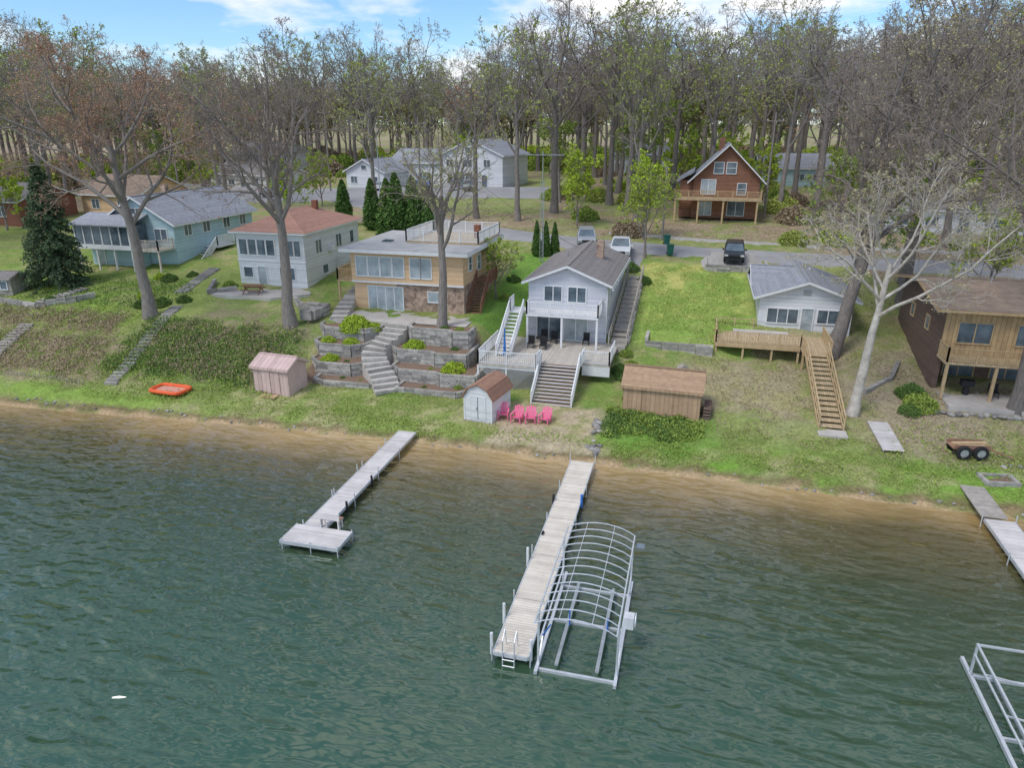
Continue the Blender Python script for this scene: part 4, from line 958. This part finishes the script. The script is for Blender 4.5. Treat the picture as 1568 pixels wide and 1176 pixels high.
def lift(name,x0,x1,y0,y1,canopy=True,zt=2.5):
    b=B(name); f=b.p('frame','alu')
    for x in(x0,x1):
        f.beam((x,y0,.12),(x,y1,.12),.12,.16)
        for y in(y0+.5,y1-.9): f.beam((x,y,-1.6),(x,y,zt if canopy else 1.5),.08)
    for y in(y0+.3,y1-.9,(y0+y1)/2): f.beam((x0,y,.05),(x1,y,.05),.10,.12)
    for x in(x0+.7,x1-.7): b.p('bunks','galv').beam((x,y0+.4,.3),(x,y1-.9,.3),.13,.08)
    for x in(x0,x1):
        f.beam((x,y0+.5,1.0),(x,y1-.9,1.0),.06)
        f.beam((x,y0+.5,.2),(x,y0+1.6,1.0),.05); f.beam((x,y1-.9,.2),(x,y1-2,1.0),.05)
    if canopy:
        n=12; hc=.40
        for x in(x0,x1): f.path([(x,y0-.2,zt),(x,y1,zt)],.035)
        for i in range(n+1):
            y=y0-.2+(y1-y0+.2)*i/n; pts_=[]
            for k in range(11):
                t=k/10; pts_.append((x0+(x1-x0)*t,y,zt+hc*math.sin(math.pi*t)**.75))
            f.path(pts_,.022)
        for t in(.3,.7): f.path([(x0+(x1-x0)*t,y0-.2,zt+hc*math.sin(math.pi*t)**.75),(x0+(x1-x0)*t,y1,zt+hc*math.sin(math.pi*t)**.75)],.015)
        b.p('winch','white_paint').box(x1+.06,x1+.42,y0+1.9,y0+2.3,1.2,1.7); b.p('winch_wheel','alu').cyl((x1+.45,y0+2.1,1.5),(x1+.5,y0+2.1,1.5),.3,n=16)
        b.p('blue_guides','blue_plastic').cyl((x0+.8,y0+2.6,.4),(x0+.8,y0+2.6,1.1),.03).cyl((x1-.6,y0+2.6,.4),(x1-.6,y0+2.6,1.0),.03).cyl((x0+.1,y0+.8,1.2),(x0+.4,y0+.7,1.8),.03)
        b.p('solar_panel','glass').box(x1+.1,x1+.45,y1-.5,y1-.1,2.2,2.24)
    else:
        for t in (.25,.5,.75): f.beam((x0,y0+(y1-y0)*t,1.0),(x1,y0+(y1-y0)*t,.6),.05)
        f.beam((x0,y1-.9,1.45),(x1,y1-.9,1.45),.07); f.beam((x0,y0+.5,1.45),(x0,y1-.9,1.45),.07)
    b.done()
lift('boat_lift',-4.4,-1.5,20.4,26.8)
lift('boat_lift',11.0,13.8,17.6,25.2,False)

# ------------------------------------------------------------------ lawn things
def chair(x,y,rot):
    b=B('pink_lawn_chair',(x,y,H(x,y)+.02),rot); t=b.p('c','pink_plastic')
    t.prism([(-.35,.36),(.25,.22),(.25,.25),(-.35,.4)],'x',-.27,.27)
    for i in range(5):
        u=-.24+i*.12; hgt=.98-.03*abs(i-2)**1.6
        t.beam((u,.22,.22),(u*1.15,.52,hgt),.1,.02)
    for sx_ in(-1,1):
        t.box(sx_*.33-.06,sx_*.33+.06,-.38,.4,.53,.56)
        t.box(sx_*.31-.03,sx_*.31+.03,-.36,-.28,0,.53); t.beam((sx_*.29,-.33,.33),(sx_*.29,.5,.02),.04,.1); t.beam((sx_*.31,.32,.1),(sx_*.31,.34,.53),.04)
    t.beam((-.29,.37,.55),(.29,.37,.55),.05,.05)
    b.done()
for i,(x,y) in enumerate(((-11.5,42.15),(-10.5,41.9),(-9.6,42.0),(-8.65,42.05))): chair(x,y,[10,-6,8,-10][i])
b=B('orange_raft',(-36.2,40.7,H(-36.2,40.7)+.12),-3); t=b.p('tubes','orange_plastic')
Lx,Ly=1.3,.75
pp=[]
for k in range(41):
    a=2*math.pi*k/40; c,s=math.cos(a),math.sin(a); pp.append((Lx*abs(c)**.35*(1 if c>0 else -1),Ly*abs(s)**.35*(1 if s>0 else -1),.1))
t.path(pp,.14,n=10); b.p('floor','raft_floor').box(-1.2,1.2,-.62,.62,0,.05); b.p('handles','black').beam((-1.5,0,.12),(-1.42,.0,.2),.3,.04); b.done()
def groundpanel(name,x,y,w_,l_,rot,mat):
    z=H(x,y); sl=(H(x,y+l_/2)-H(x,y-l_/2))/l_
    b=B(name,(x,y,z),rot); t=b.p('boards',mat)
    n=int(l_/.15)
    for i in range(n):
        yy=-l_/2+i*l_/n; zc=.16+sl*yy; t.box(-w_/2,w_/2,yy,yy+l_/n-.015,zc-.03,zc+.01)
    f=b.p('frame','grey_wood'); 
    for x_ in(-w_/2+.05,w_/2-.05): f.beam((x_,-l_/2,.07-sl*l_/2),(x_,l_/2,.07+sl*l_/2),.06,.12)
    b.done()
groundpanel('stored_dock_section',12.2,44.4,1.2,3.6,4,'dock_grey')
b=B('fire_pit',(17.2,40.6,H(17.2,40.6)),8)
for x0,x1,y0,y1 in((-.9,.9,-.6,-.4),(-.9,.9,.4,.6),(-.9,-.7,-.4,.4),(.7,.9,-.4,.4)): b.p('stones','rock').box(x0,x1,y0,y1,-.15,.2)
b.p('ash','mulch').box(-.7,.7,-.4,.4,-.1,.06); b.done()
b=B('old_farm_cart',(15.9,43.2,H(15.9,43.2)),8)
def wheel(pt,hub,x,y,z,r,w_,axis='y'):
    n=18; vs=[];fs=[]
    ringp=[(r*.58,-w_/2),(r*.92,-w_/2),(r,-w_*.3),(r,w_*.3),(r*.92,w_/2),(r*.58,w_/2)]
    for i in range(n):
        a=2*math.pi*i/n
        for rr_2,o in ringp:
            vs.append((x+rr_2*math.cos(a),y+o,z+rr_2*math.sin(a)) if axis=='y' else (x+o,y+rr_2*math.cos(a),z+rr_2*math.sin(a)))
    for i in range(n):
        for k in range(6): fs.append((i*6+k,i*6+(k+1)%6,((i+1)%n)*6+(k+1)%6,((i+1)%n)*6+k))
    pt.add(vs,fs)
    if axis=='y': hub.cyl((x,y-w_*.35,z),(x,y+w_*.35,z),r*.59,n=14)
    else: hub.cyl((x-w_*.35,y,z),(x+w_*.35,y,z),r*.59,n=14)
ty=b.p('tyres','tyre'); hb=b.p('hubs','galv')
for x,y,r in((0,-.6,.42),(.95,-.55,.42),(0,.7,.36),(1.1,.7,.36)): wheel(ty,hb,x,y,r-.03,r,.22,'y')
b.p('bed','roof_shedred').box(-.5,1.5,-.4,.5,.5,.58).beam((1.5,0,.5),(2.9,-.5,.1),.08).box(-.5,1.5,-.42,-.38,.58,.8).box(-.5,1.5,.48,.52,.58,.8)
b.p('load','wood_plain').beam((-.4,.1,.66),(1.5,.2,.72),.3,.14).beam((-.2,-.2,.66),(1.3,-.15,.66),.2,.1); b.done()

# ------------------------------------------------------------------ vehicles
def car(name,x,y,rot,paint,kind='suv'):
    b=B(name,(x,y,H(x,y)+.24),rot); L_,Wd=(5.4,1.95) if kind=='truck' else (4.7,1.88); hw=Wd/2
    if kind=='truck': low=[(-2.7,.45),(2.65,.45),(2.7,.75),(2.62,1.02),(1.2,1.12),(-2.7,1.12)]; cab=[(-.75,1.1),(1.25,1.1),(.6,1.8),(-.55,1.82)]
    elif kind=='suv': low=[(-2.3,.4),(2.3,.4),(2.38,.7),(2.25,.95),(1.1,1.08),(-2.28,1.08),(-2.36,.7)]; cab=[(-2.22,1.07),(1.15,1.07),(.45,1.68),(-1.95,1.7)]
    else: low=[(-2.3,.35),(2.3,.35),(2.35,.6),(2.2,.85),(1.1,.95),(-1.6,.98),(-2.3,.95),(-2.36,.6)]; cab=[(-1.8,.94),(1.2,.94),(.4,1.42),(-1.1,1.45)]
    b.p('body',paint).prism(low,'y',-hw,hw)
    n=len(cab); ins=.16; cz=[p[1] for p in cab]; mz=min(cz)
    vs=[(p[0],-(hw-.04-(ins if p[1]>mz+.2 else 0)),p[1]) for p in cab]+[(p[0],(hw-.04-(ins if p[1]>mz+.2 else 0)),p[1]) for p in cab]
    fs=[tuple(range(n-1,-1,-1)),tuple(range(n,2*n))]+[(i,(i+1)%n,n+(i+1)%n,n+i) for i in range(n)]
    b.p('windows','glass').add(vs,fs)
    xr0,xr1=cab[3][0],cab[2][0]; zr=cab[3][1]
    b.p('roof_panel',paint).box(xr0-.04,xr1+.04,-(hw-.19),hw-.19,zr-.03,zr+.05)
    for s in(-1,1):
        for i0,i1 in((0,3),(1,2)):
            p0=cab[i0];p1=cab[i1]; b.p('pillars',paint).beam((p0[0],s*(hw-.04),p0[1]),(p1[0],s*(hw-.19),p1[1]),.09,.07)
        xm=(cab[0][0]+cab[1][0])/2; b.p('pillars',paint).beam((xm,s*(hw-.035),mz),(xm,s*(hw-.19),zr),.08,.06)
        b.p('mirrors',paint).box(cab[1][0]-.35,cab[1][0]-.15,min(s*hw,s*(hw+.2)),max(s*hw,s*(hw+.2)),mz,mz+.16)
        b.p('headlights','lamp_glass').box(L_/2-.42 if kind!='truck' else 2.3,2.41 if kind!='truck' else 2.72,min(s*.55,s*.92),max(s*.55,s*.92),.68,.86)
        b.p('tail_lights','tail_red').box(-2.4 if kind!='truck' else -2.73,-2.2,min(s*.72,s*.955),max(s*.72,s*.955),.7,.98)
    b.p('bumpers','black').box(2.2,2.46 if kind!='truck' else 2.78,-hw+.1,hw-.1,.34,.52).box(-2.46 if kind!='truck' else -2.78,-2.2,-hw+.1,hw-.1,.34,.52)
    b.p('grille','black').box(2.28,2.40 if kind!='truck' else 2.73,-.5,.5,.6,.85)
    if kind=='truck': b.p('bed_liner','black').box(-2.6,-.85,-hw+.1,hw-.1,1.1,1.135)
    tt=b.p('tyres','tyre'); hh=b.p('wheels','galv')
    for xw in(-1.45,1.45) if kind!='truck' else (-1.7,1.75):
        for s in(-1,1): wheel(tt,hh,xw,s*(hw-.1),.34,.35,.24,'y')
    b.done(bevel=.04)
car('black_suv',3.6,73.0,-92,'car_black'); car('white_pickup_truck',-7.4,72.6,-86,'car_white','truck'); car('silver_car',-11.6,76.9,-80,'car_silver','suv')
car('parked_car',-52,115,10,'car_white','sedan'); car('parked_car',-66,104,60,'car_silver','sedan'); car('blue_suv',-47,120.5,-70,'blue_plastic','suv'); car('parked_car',-38,118,-70,'car_silver','suv')

# ------------------------------------------------------------------ poles, bins
def pole(name,x,y,h,r=.13,arms=(),mat='bark',lamp=False):
    b=B(name,(x,y,H(x,y)-.2)); b.p('pole',mat).cyl((0,0,0),(0,0,h),r,r*.7)
    for z,l_ in arms: b.p('crossarm',mat).beam((-l_,0,z),(l_,0,z),.1,.12); b.p('insulators','white_paint').cyl((-l_+.1,0,z+.06),(-l_+.1,0,z+.22),.05).cyl((l_-.1,0,z+.06),(l_-.1,0,z+.22),.05)
    if lamp: b.p('arm','galv').path([(0,0,h-.3),(.6,-.3,h+.1),(1.3,-.6,h+.15)],.04); b.p('lamp_head','lamp_glass').box(1.1,1.7,-.8,-.5,h+.08,h+.2)
    b.done()
b=B('antenna_mast',(-15.2,69.9,H(-15,69.9)-.2)); g=b.p('mast','galv')
for dx,dy in((0,0),(.35,0),(.17,.3)): g.cyl((dx,dy,0),(dx,dy,8.2),.03)
for i in range(20): z=i*.4; g.beam((0,0,z),(.35,0,z+.4),.02); g.beam((.35,0,z),(.17,.3,z+.4),.02)
g.cyl((.17,.1,8),(.17,.1,10.9),.04); g.beam((-1.5,-.2,10.6),(2.2,.3,10.6),.07)
for i in range(9): x=-1.4+i*.42; g.beam((x,-.5,10.6),(x,.6,10.6),.025)
b.done()
pole('utility_pole',-3.8,81.3,8.2,.13); pole('utility_pole',-60.5,112,14,.15,((12.8,1.1),)); pole('street_lamp',-52,113,12,.1,(),'galv',True); pole('utility_pole',-38,96,12.5,.14,((11.6,1.0),)); pole('utility_pole',-75,93,13,.14,((12,1),)); pole('utility_pole',8,98,13,.14,((12,1),))
def wire(name,p,q,sag):
    b=B(name); t=b.p('w','black'); p=Vector(p);q=Vector(q); pts=[p.lerp(q,i/14)-Vector((0,0,sag*4*(i/14)*(1-i/14))) for i in range(15)]
    t.path(pts,.018,4); b.done()
wire('power_line',(-75,93,H(-75,93)+11.9),(-38,96,H(-38,96)+11.4),1.0); wire('power_line',(-38,96,H(-38,96)+11.4),(8,98,H(8,98)+11.9),1.4); wire('power_line',(-38,95.2,H(-38,96)+11.4),(-10,64,8.4),1.2)
def bin_(name,x,y,mat):
    b=B(name,(x,y,H(x,y)+.15),random.uniform(-20,20)); b.p('tub',mat).add([(-.24,-.28,0),(.24,-.28,0),(.24,.28,0),(-.24,.28,0),(-.3,-.35,.95),(.3,-.35,.95),(.3,.35,.95),(-.3,.35,.95)],[(3,2,1,0),(4,5,6,7),(0,1,5,4),(1,2,6,5),(2,3,7,6),(3,0,4,7)])
    b.p('lid',mat).box(-.33,.33,-.4,.37,.955,1.03); b.p('wheels','tyre').cyl((-.3,.3,.1),(.3,.3,.1),.1); b.done()
bin_('wheelie_bin',-2.6,74.2,'green_plastic'); bin_('wheelie_bin',-3.2,78.9,'green_plastic')
b=B('bird_feeder',(-.2,50.2,H(-.2,50.2)),20); b.p('post','grey_wood').box(-.06,.06,-.06,.06,0,.8); b.p('tray','grey_wood').box(-.4,.4,-.3,.3,.8,.86).prism([(-.4,.86),(.4,.86),(0,1.15)],'y',-.3,.3); b.done()

# ------------------------------------------------------------------ sky, sun, camera
az,el=-100,52
w=bpy.data.worlds.new('World'); scene.world=w; w.use_nodes=True; nt=w.node_tree; N=nt.nodes; L=nt.links
bg=N['Background']; bg.inputs['Strength'].default_value=.15
sky=N.new('ShaderNodeTexSky'); sky.sky_type='NISHITA'; sky.sun_disc=False; sky.sun_elevation=R(el); sky.sun_rotation=R(az); sky.air_density=1.0; sky.dust_density=.2; sky.ozone_density=2
tint=N.new('ShaderNodeVectorMath'); tint.operation='MULTIPLY'; tint.inputs[1].default_value=(.74,.94,1.14); L.new(sky.outputs[0],tint.inputs[0])
tc=N.new('ShaderNodeTexCoord'); mp=N.new('ShaderNodeMapping'); mp.inputs['Scale'].default_value=(2.2,2.2,7); mp.inputs['Location'].default_value=(.4,.1,0); L.new(tc.outputs['Generated'],mp.inputs[0])
no=N.new('ShaderNodeTexNoise'); no.inputs['Scale'].default_value=2.0; no.inputs['Detail'].default_value=5; no.inputs['Roughness'].default_value=.6; L.new(mp.outputs[0],no.inputs['Vector'])
mr=N.new('ShaderNodeMapRange'); mr.inputs[1].default_value=.44; mr.inputs[2].default_value=.62; L.new(no.outputs['Fac'],mr.inputs[0])
mx=N.new('ShaderNodeMix'); mx.data_type='RGBA'; mx.inputs[7].default_value=(7.4,7.4,7.5,1); L.new(mr.outputs[0],mx.inputs[0]); L.new(tint.outputs[0],mx.inputs[6]); L.new(mx.outputs[2],bg.inputs['Color'])
# sun stands to the left and slightly behind the camera
az_l=-145
s=Vector((math.sin(R(az_l))*math.cos(R(56)),math.cos(R(az_l))*math.cos(R(56)),math.sin(R(56))))
sky.sun_elevation=R(56); sky.sun_rotation=R(az_l)
sd=bpy.data.lights.new('sun','SUN'); sd.energy=2.0; sd.angle=R(20); sd.color=(1,.96,.90); so=bpy.data.objects.new('sun',sd); so.rotation_euler=s.to_track_quat('Z','Y').to_euler(); scene.collection.objects.link(so)
cd=bpy.data.cameras.new('camera'); co=bpy.data.objects.new('camera',cd); scene.collection.objects.link(co); scene.camera=co
co.location=(0,0,19); co.rotation_euler=(R(70),0,R(14.5)); cd.lens=24.98; cd.sensor_width=36; cd.clip_end=3000
scene.view_settings.view_transform='Standard'; scene.view_settings.look='None'; scene.view_settings.exposure=0
